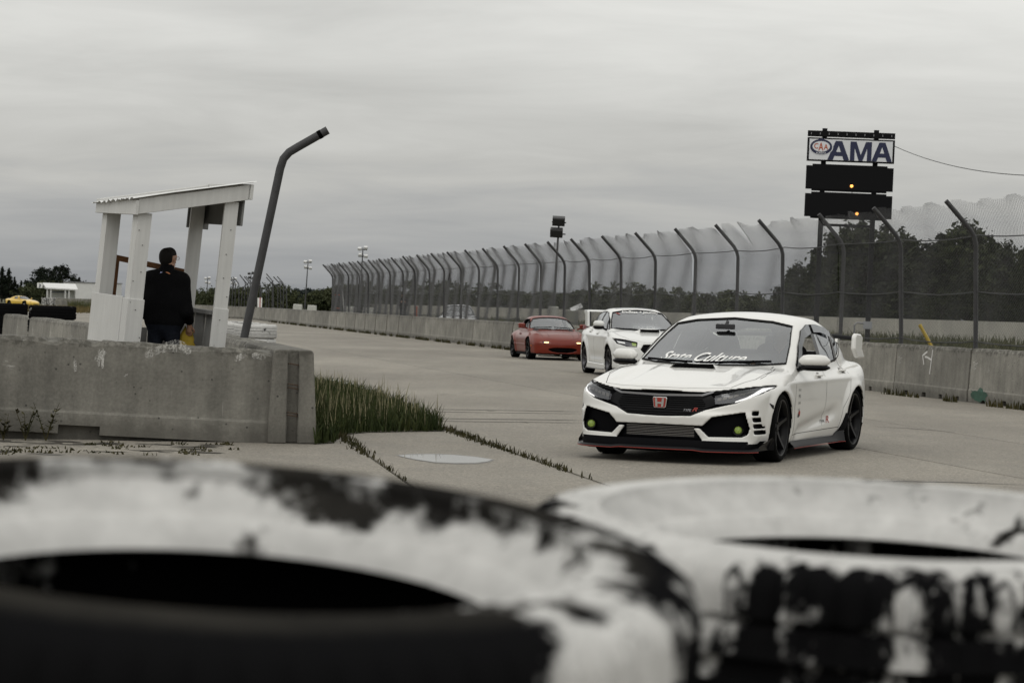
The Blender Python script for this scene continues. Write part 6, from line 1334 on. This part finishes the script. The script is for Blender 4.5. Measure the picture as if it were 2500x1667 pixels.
def m_painted(name, w, Ro, bias, tread, seed, streak=0.0, side=0.0, shw=.055, xs=0.0):
    t = NT(name); v = t.vec('Object', loc=(seed, seed*.7, 0)); o = t.vec('Object'); x, y, z = t.sep(o)
    r = t.math('POWER', t.math('ADD', t.math('MULTIPLY', x, x), t.math('MULTIPLY', y, y)), .5)
    n1 = t.noise(v, 9, 8, .68); n2 = t.noise(v, 3.2, 3); base = t.math('ADD', t.math('MULTIPLY', n1, .6), t.math('MULTIPLY', n2, .4))
    flank = t.rng(r, Ro-shw, Ro-shw*.25, bias, tread); lim = t.math('ADD', base, flank)
    if side: lim = t.math('ADD', lim, t.rng(y, -.22, .10, -side, side*.3))
    if xs: lim = t.math('ADD', lim, t.rng(x, .12, .27, 0, xs))
    if streak: lim = t.math('ADD', lim, t.math('MULTIPLY', t.math('SUBTRACT', t.noise(t.vec('Object', (1, 1, .12), loc=(seed, 0, 0)), 26, 3), .5), streak))
    msk = t.math('MULTIPLY', t.rng(lim, .49, .535), t.math('MAXIMUM', t.rng(r, Ro-.034, Ro-.024), t.rng(z, .024, .034))); grime = t.rng(t.noise(v, 30, 4, .7), .3, .7, .80, 1.05)
    pc = t.mul((.56, .555, .54), grime); pc = t.mul(pc, t.rng(n2, .3, .7, .86, 1.06)); rub = t.mix(t.math('MULTIPLY', t.rng(r, Ro-.03, Ro-.05), t.rng(t.noise(v, 7, 5, .7), .3, .7, .2, 1)), (.007, .007, .0075), (.035, .033, .029)); c = t.mix(msk, rub, pc); t.b.inputs['Specular IOR Level'].default_value = .0
    return t.done(c, t.rng(msk, 0, 1, .85, .75), ((msk, .25, .002), (n1, .1, .004)))
PA = m_painted('worn_white_paint_on_rubber', .20, .338, .065, -.105, 3.0, .14, .06, .13, .10); PB = m_painted('flaking_white_paint_on_rubber', .20, .358, .10, -.012, 8.0, .40); PC = m_painted('white_paint_tread', .2, .31, .10, .10, 5.0); PD = m_painted('black_tyre_with_paint_traces', .3, .5, -.10, -.12, 2.0)
def stack(c, n, me, w, labels, group, tops=None, rnd=None, name='painted_tyre'):
    rg = random.Random(rnd or 1); out = []
    for i in range(n):
        o = link(name, me, None, (c[0]+(rg.uniform(-.02, .02) if i < n-1 else 0), c[1]+(rg.uniform(-.02, .02) if i < n-1 else 0), w*(i+.5)), (0, 0, rg.uniform(0, 6.28))); tag(o, labels[0] if i < n-1 else labels[-1], 'tyre', group); out.append(o)
    return out
TA = tyre_mesh('painted_tyre', .34, .21, .205, 220, PA); TB = tyre_mesh('painted_tyre', .36, .225, .198, 160, PB, 2, .013)
sa = stack((-.206, 1.68), 6, TA, .2080, ['black and white tyre lower down in the near left stack', 'blurred tyre on top of the near left stack, worn white paint round a dark hole'], 'tyres of the near left stack', rnd=4)
sa[-1].rotation_euler = (R(5.0), R(3.2), 0); sa[-1].location.z -= .004; del sa[-1]['group']
for i, o in enumerate(sa[:-1]): o.location.x += .035; o.location.y += .02
sb = stack((.371, 2.459), 6, TB, .2000, ['black and white tyre lower in the near right stack', 'blurred tyre on top of the near right stack, mostly white'], 'tyres of the near right stack', rnd=9)
sb[-1].rotation_euler = (R(3.1), R(.6), 0); del sb[-1]['group']
TC = tyre_mesh('painted_tyre', .32, .20, .21, 64, PC, 2); TD = tyre_mesh('truck_tyre', .50, .29, .29, 64, PD, 3); TE = tyre_mesh('painted_tyre', .33, .2, .21, 18, m_painted('far_white_tyre_paint', .2, .31, .05, .05, 1.0), 0)
for i, Yq in enumerate((38.4, 39.9, 41.4, 42.9)):
    Yq *= K; c = E0+dirv*((Yq-E0.y)/dirv.y); stack((c.x+.66, Yq), 5, TC, .21, ['white painted tyre low in the stacks behind the left barriers', 'topmost white tyre of the '+ordinal(i+1)+' stack behind the left barriers'], 'white tyre stacks behind the left barriers', rnd=i+20)
for px, Yq, n in ((128, 55, 4), (16, 62, 4), (-50, 64, 4)):
    p = AT(px, 770, Yq*K); stack((p.x, p.y), n, TD, .30*K+.012, ['black truck tyre low in the stacks behind the row of barriers', {128: 'topmost black truck tyre nearest the shelter, white tread at its right', 16: 'topmost black truck tyre near the left edge of the picture'}.get(px, 'topmost black truck tyre cut by the left edge')], 'truck tyres behind the row of barriers', rnd=int(px)+90, name='truck_tyre')
for i in range(8):
    p = AT(107+i*9.2, 735, 300*K)
    for k in range(5): o = link('painted_tyre', TE, None, (p.x, p.y+(i % 2)*.4, .105+.21*k+.0), (0, 0, i*1.3+k)); o.scale = (.82, .82, 1); tag(o, 'small far white tyre in the stacks before the far hut', 'tyre', 'white tyre stacks before the far hut')
# ---------------------------------------------------------------- people: one continuous skin over simple bones
class Body:
    def __init__(s): s.P = []
    def cap(s, a, b, ra, rb, m, k=.03): s.P.append((np.array(a, float), np.array(b, float), ra, rb, m, k)); return s
    def dists(s, x, y, z):
        out = []
        for a, b, ra, rb, m, k in s.P:
            d = b-a; L = float(d @ d)+1e-9; t = np.clip(((x-a[0])*d[0]+(y-a[1])*d[1]+(z-a[2])*d[2])/L, 0, 1)
            out.append(np.sqrt((x-a[0]-t*d[0])**2+(y-a[1]-t*d[1])**2+(z-a[2]-t*d[2])**2)-(ra+(rb-ra)*t))
        return out
    def f(s, x, y, z):
        r = None
        for d, p in zip(s.dists(x, y, z), s.P): r = d if r is None else smin(r, d, p[5])
        return r
    def mesh(s, name, mats, h, parent=None, hem=None):
        A = np.array([np.minimum(p[0], p[1])-max(p[2], p[3]) for p in s.P]).min(0)-2*h; B = np.array([np.maximum(p[0], p[1])+max(p[2], p[3]) for p in s.P]).max(0)+3*h
        xs, ys, zs = [np.arange(A[i], B[i], h) for i in range(3)]; f = s.f(xs[:, None, None], ys[None, :, None], zs[None, None, :]); V, Q, _ = surface_nets(f, xs, ys, zs); V = smooth_verts(V, Q, 1, .4)
        C = V[Q].mean(1); D = np.stack(s.dists(C[:, 0], C[:, 1], C[:, 2])); mi = np.array([p[4] for p in s.P])[D.argmin(0)]
        if hem is not None: q = (np.abs(C[:, 0]) < .20) & ((mi == 1) | (mi == 2)); mi = np.where(q, np.where(C[:, 2] > hem, 1, 2), mi)
        return link(name, np_mesh(name, V, Q, mats, mi), parent)
SKIN = mat('skin', (.36, .20, .13), .55, var=.08, vscale=12); HAIR = mat('dark_hair', (.007, .006, .005), .7, spec=.15, bump=.4, bscale=90); JACK = mat('black_fleece', (.004, .004, .0046), .95, spec=.08, bump=.3, bscale=60); JEAN = mat('dark_navy_denim', (.008, .010, .016), .85, spec=.15, var=.35, vscale=9, bump=.3, bscale=40); SHOE = mat('black_shoe', (.01, .01, .01), .5)
def hand_bones(B, w, dirv_, side, m, curl=.5):      # palm and five fingers
    w = np.array(w); d = np.array(dirv_, float); d /= np.linalg.norm(d); acr = np.cross(d, (0, 1, 0)); acr /= np.linalg.norm(acr)+1e-9; inn = np.cross(acr, d)
    B.cap(w, w+d*.075, .024, .030, m, .02)
    for i, (o, l) in enumerate(((-.030, .070), (-.010, .078), (.010, .074), (.029, .058))):
        a = w+d*.085+acr*o; b = a+d*l*.5+inn*l*.15*curl; c = b+d*l*.35*(1-curl)+inn*l*.5*curl; B.cap(a, b, .0105, .0095, m, .008); B.cap(b, c, .0095, .008, m, .006)
    a = w+d*.03-acr*.026*side; b = a+d*.035-acr*.025*side+inn*.02; B.cap(a, b, .012, .0105, m, .01); B.cap(b, b+d*.028+inn*.012, .0105, .009, m, .006)
def head_bones(B, c, m, fd=(0, 1, 0)):
    c = np.array(c, float); f = np.array(fd, float); s = np.cross(f, (0, 0, 1)); u = np.array((0, 0, 1.))
    B.cap(c+u*.035-f*.018, c+u*.035+f*.030, .083, .078, m, .03); B.cap(c-u*.05+f*.03, c-u*.07+f*.055, .058, .042, m, .05); B.cap(c-u*.15-f*.02, c-u*.02-f*.01, .056, .06, m, .04)
    B.cap(c+u*.005+f*.105, c-u*.025+f*.122, .010, .014, m, .02)
    for q in (-1, 1): B.cap(c+s*q*.082-u*.01, c+s*q*.088+u*.018-f*.008, .012, .016, m, .012)
    B.cap(c-u*.055+f*.09, c-u*.055+f*.094, .016, .016, m, .015)
def face_bits(o, c, fd, glasses=True):
    c = Vector(c); f = Vector(fd); s = f.cross(Vector((0, 0, 1))); u = Vector((0, 0, 1))
    for q in (-1, 1): b = MB(); e = c+s*q*.033+f*.093+u*.022; b.lathe([(.001, .009), (.009, .004), (.011, -.004), (.001, -.006)], 10, 'z'); o2 = b.build('eye', HAIR, o, True, loc=e)
    b = MB(); b.bar(c+f*.104-u*.055-s*.022, c+f*.104-u*.055+s*.022, .008, .008); b.build('mouth', mat('lips', (.25, .09, .07), .6), o)
    if glasses:
        b = MB()
        for q in (-1, 1):
            e = c+s*q*.035+f*.118+u*.020; b.tube([e+s*.027*math.cos(t)+u*.020*math.sin(t) for t in np.linspace(0, 6.283, 13)], .0028, 5, False); b.tube([e+s*q*.027, c+s*q*.088+f*.02+u*.022, c+s*q*.086-f*.02+u*.01], .0028, 5)
        b.build('glasses', CHROME, o)
# marshal with his back to us in the shelter
ma = empty('person'); B = Body(); fd = (math.sin(R(24)), math.cos(R(24)), 0)
for q in (-1, 1):
    B.cap((q*.105, 0, .95), (q*.115, 0, 1.16), .125, .125, 1, .09); B.cap((q*.115, 0, 1.16), (q*.118, -.01, 1.36), .125, .112, 1, .09); B.cap((q*.04, -.01, 1.43), (q*.175, -.01, 1.385), .075, .085, 1, .06)
    B.cap((q*.095, 0, .90), (q*.105, .015, .50), .095, .068, 2, .03); B.cap((q*.105, .015, .50), (q*.11, -.01, .12), .068, .052, 2, .03); B.cap((q*.11, -.03, .05), (q*.125, .15, .04), .048, .042, 3, .02)
B.cap((0, 0, .94), (0, 0, .86), .115, .10, 2, .06)
B.cap((-.195, -.01, 1.375), (-.262, -.03, 1.04), .078, .070, 1, .05); B.cap((-.262, -.03, 1.04), (-.20, .18, .99), .068, .050, 1, .04)
B.cap((.195, -.01, 1.375), (.262, -.03, 1.05), .078, .068, 1, .05); B.cap((.262, -.03, 1.05), (.252, .12, .955), .064, .050, 1, .04); B.cap((0, 0, .95), (0, 0, 1.30), .12, .12, 1, .08)
B.cap((0, -.012, 1.42), (0, -.008, 1.50), .085, .068, 1, .04)
head_bones(B, (0.005, .02, 1.60), 0, fd); hand_bones(B, (-.19, .20, .985), (.3, .6, -.3), 1, 0); 
body = B.mesh('body', [SKIN, JACK, JEAN, SHOE], .0105, ma, .90)
Bh = Body(); hand_bones(Bh, (.250, .135, .92), (-.05, .15, -1), -1, 0, .75); Bh.cap((.252, .12, .96), (.250, .135, .92), .027, .025, 0, .02); Bh.mesh('hand', [SKIN], .005, body)
H = Body(); u = np.array((0, 0, 1.)); c = np.array((.005, .02, 1.60)); f_ = np.array(fd); H.cap(c+u*.045-f_*.032, c+u*.058+f_*.020, .084, .078, 0, .03); H.cap(c-u*.02-f_*.035, c-u*.055-f_*.03, .066, .055, 0, .05); H.mesh('hair', [HAIR], .009, body)
face_bits(body, (.005, .02, 1.60), fd)
b = MB(); b.box((.0, -.094, 1.456), (.022, .006, .022)); b.build('collar_print', mat('pale_blue_print', (.35, .38, .6), .6), body, loc=(-.035, 0, 0)); b = MB(); b.prism([(.0, 1.447), (.06, 1.447), (.075, 1.444), (.055, 1.462), (.03, 1.47), (.008, 1.462)], -.099, -.092, 'y'); b.build('collar_print', mat('orange_print', (.55, .22, .10), .6), body); b = MB(); b.box((.02, -.097, 1.444), (.08, .004, .006)); b.build('collar_print', LETTER_W, body)
mp = AT(404, 787, SY+.52); ma.location = (mp.x-.03, SY+.52, .235); ma.rotation_euler = (0, R(1.2), R(-8)); ma.scale = (.94, .94, .98)
tag(ma, 'marshal in black jacket and dark jeans seen from behind inside the white shelter', 'person')
# furled yellow flag in his right hand
hw = ma.matrix_basis @ Vector((.246, .15, .845)); fl = empty('signal_flag', hw); tag(fl, 'furled yellow flag hanging from the right hand of the marshal', 'flag')
b = MB(); b.tube([(0, .02, .10), (-.03, .03, -.12), (-.08, .05, -.62)], .008, 6); b.build('flag_stick', GREYBOARD, fl)
V = []; F = []; rg = random.Random(2); n = 14; rows = 7
for i in range(rows):
    t = i/(rows-1); z = .03-.42*t; rr = .018+.13*math.sin(min(1, t*1.35)*math.pi*.62)*(1-.35*t); 
    for k_ in range(n): a = 6.283*k_/n; w = rr*(1+.35*math.sin(a*3+t*5)+.2*math.sin(a*5-t*3)); V.append((-.03-.05*t+w*.80*math.cos(a), .02+.05*t+w*.45*math.sin(a), z+.03*math.sin(a*2+t*4)))
for i in range(rows-1):
    for k_ in range(n): F.append((i*n+k_, i*n+(k_+1) % n, (i+1)*n+(k_+1) % n, (i+1)*n+k_))
pydata('flag_cloth', V, F, mat('yellow_flag_cloth', (.40, .28, .025), .75, var=.25, vscale=6), fl, True)
def seated(shirt, cap_m):
    o = empty('person'); B = Body()
    for q in (-1, 1):
        B.cap((q*.09, -.02, .12), (q*.11, -.12, .46), .12, .115, 1, .08); B.cap((q*.04, -.15, .52), (q*.17, -.13, .49), .07, .08, 1, .06); B.cap((q*.10, .0, .10), (q*.14, .40, .16), .085, .065, 2, .04); B.cap((q*.14, .40, .16), (q*.14, .62, -.12), .062, .048, 2, .03); B.cap((q*.14, .60, -.16), (q*.14, .74, -.14), .04, .035, 3, .02)
        B.cap((q*.20, -.12, .48), (q*.25, .06, .28), .062, .052, 1, .04); B.cap((q*.25, .06, .28), (q*.16, .34, .34), .048, .036, 1, .03); hand_bones(B, (q*.155, .37, .345), (-.25*q, .9, .25), q, 0, .7)
    head_bones(B, (0, -.06, .70), 0); body = B.mesh('body', [SKIN, shirt, JEAN, SHOE], .0125, o); face_bits(body, (0, -.06, .70), (0, 1, 0), False)
    if cap_m is not None:
        H = Body(); H.cap((0, -.085, .755), (0, -.035, .762), .082, .080, 0, .03); H.cap((-.04, .05, .745), (.04, .05, .745), .016, .016, 0, .03); H.cap((-.03, .09, .738), (.03, .09, .738), .014, .014, 0, .04); H.mesh('cap', [cap_m], .009, body)
    else:
        H = Body(); H.cap((0, -.085, .75), (0, -.04, .765), .088, .083, 0, .03); H.cap((0, -.09, .68), (0, -.1, .66), .065, .06, 0, .05); H.mesh('hair', [HAIR], .009, body)
    return o
# ---------------------------------------------------------------- cars in their places
def car_at(name, x, y, rz, label, roll=0.0): o = empty(name, (x, y, 0), rz); o.rotation_euler = (roll, 0, rz); tag(o, label, 'car'); return o
FLw, RLw = G(1893, 1127), G(2080, 1097); hv = (FLw-RLw); hv.z = 0; hv.normalize(); lf = Vector((-hv.y, hv.x, 0)); hv.rotate(Euler((0, 0, R(.6)))); lf = Vector((-hv.y, hv.x, 0)); ctr = FLw-lf*.80+Vector((-.06, 0, 0))
civic = car_at('white_hatchback', ctr.x, ctr.y, math.atan2(hv.y, hv.x), 'white hot hatchback with red badge, black wheels and rear wing, nearest on the track'); build_civic(civic)
bpy.context.view_layer.update()
dr = seated(mat('charcoal_shirt', (.03, .03, .033), .9), mat('black_cap', (.012, .012, .013), .8)); dr.matrix_world = civic.matrix_world @ Matrix.Translation((-1.66, .37, .53)) @ Matrix.Rotation(R(-90), 4, 'Z'); tag(dr, 'driver in a dark cap at the wheel of the white hatchback', 'person')
sed = car_at('white_saloon', 2.90, 51.2, math.atan2(-.987, .16), 'white saloon with tall rear wing and screen banner, behind the white hatchback'); build_sedan(sed, PAINT_W2, .0145)
mia = car_at('red_roadster', 1.24, 66.5, math.atan2(-.983, .186), 'rust red hardtop roadster with lit front lamps following behind'); build_roadster(mia, .0145)
bpy.context.view_layer.update()
d2_ = seated(mat('grey_shirt', (.18, .18, .19), .9), None); d2_.matrix_world = mia.matrix_world @ Matrix.Translation((-1.42, .33, .31)) @ Matrix.Rotation(R(-90), 4, 'Z'); tag(d2_, 'driver in a grey shirt at the wheel of the red roadster', 'person')
p = AT(1117, 775, 116*K); gs = car_at('silver_saloon', p.x, p.y, R(-90), 'silver saloon parked behind the track wall, only its roof and screen showing'); build_sedan(gs, PAINT_G, .035, False)
p = AT(74, 735, 290*K); yc = car_at('yellow_coupe', p.x, p.y, R(-38), 'low yellow sports coupe far away on the left'); build_coupe(yc, .028)
# far spotter behind the wall
pf = AT(984, 760, 140*K); fp = empty('person', (pf.x, pf.y, .28)); B = Body()
for q in (-1, 1):
    B.cap((q*.09, 0, .95), (q*.11, 0, 1.36), .12, .11, 1, .08); B.cap((q*.095, 0, .90), (q*.10, 0, .10), .09, .055, 2, .03); B.cap((q*.1, -.03, .05), (q*.11, -.14, .04), .05, .04, 3, .02); B.cap((q*.2, 0, 1.38), (q*.26, -.02, 1.10), .075, .06, 1, .05); B.cap((q*.26, -.02, 1.10), (q*.12, -.16, 1.22), .055, .04, 1, .03); hand_bones(B, (q*.11, -.17, 1.23), (-.3*q, -.6, .4), q, 0)
head_bones(B, (0, 0, 1.60), 0, (0, -1, 0)); bo = B.mesh('body', [SKIN, JACK, JEAN, SHOE], .02, fp); H = Body(); H.cap((0, .03, 1.65), (0, -.02, 1.66), .085, .08, 0); H.mesh('hair', [HAIR], .015, bo); tag(fp, 'far person in dark clothes standing behind the fence', 'person')
b = MB(); b.box((0, 0, .13), (1.2, 1.2, .27)); b.box((0, 0, .06), (1.3, 1.3, .1)); o = b.build('low_platform', GREYBOARD, None, loc=(pf.x, pf.y, 0), bevel=.02); tag(o, 'low platform under the far person behind the fence', 'platform')
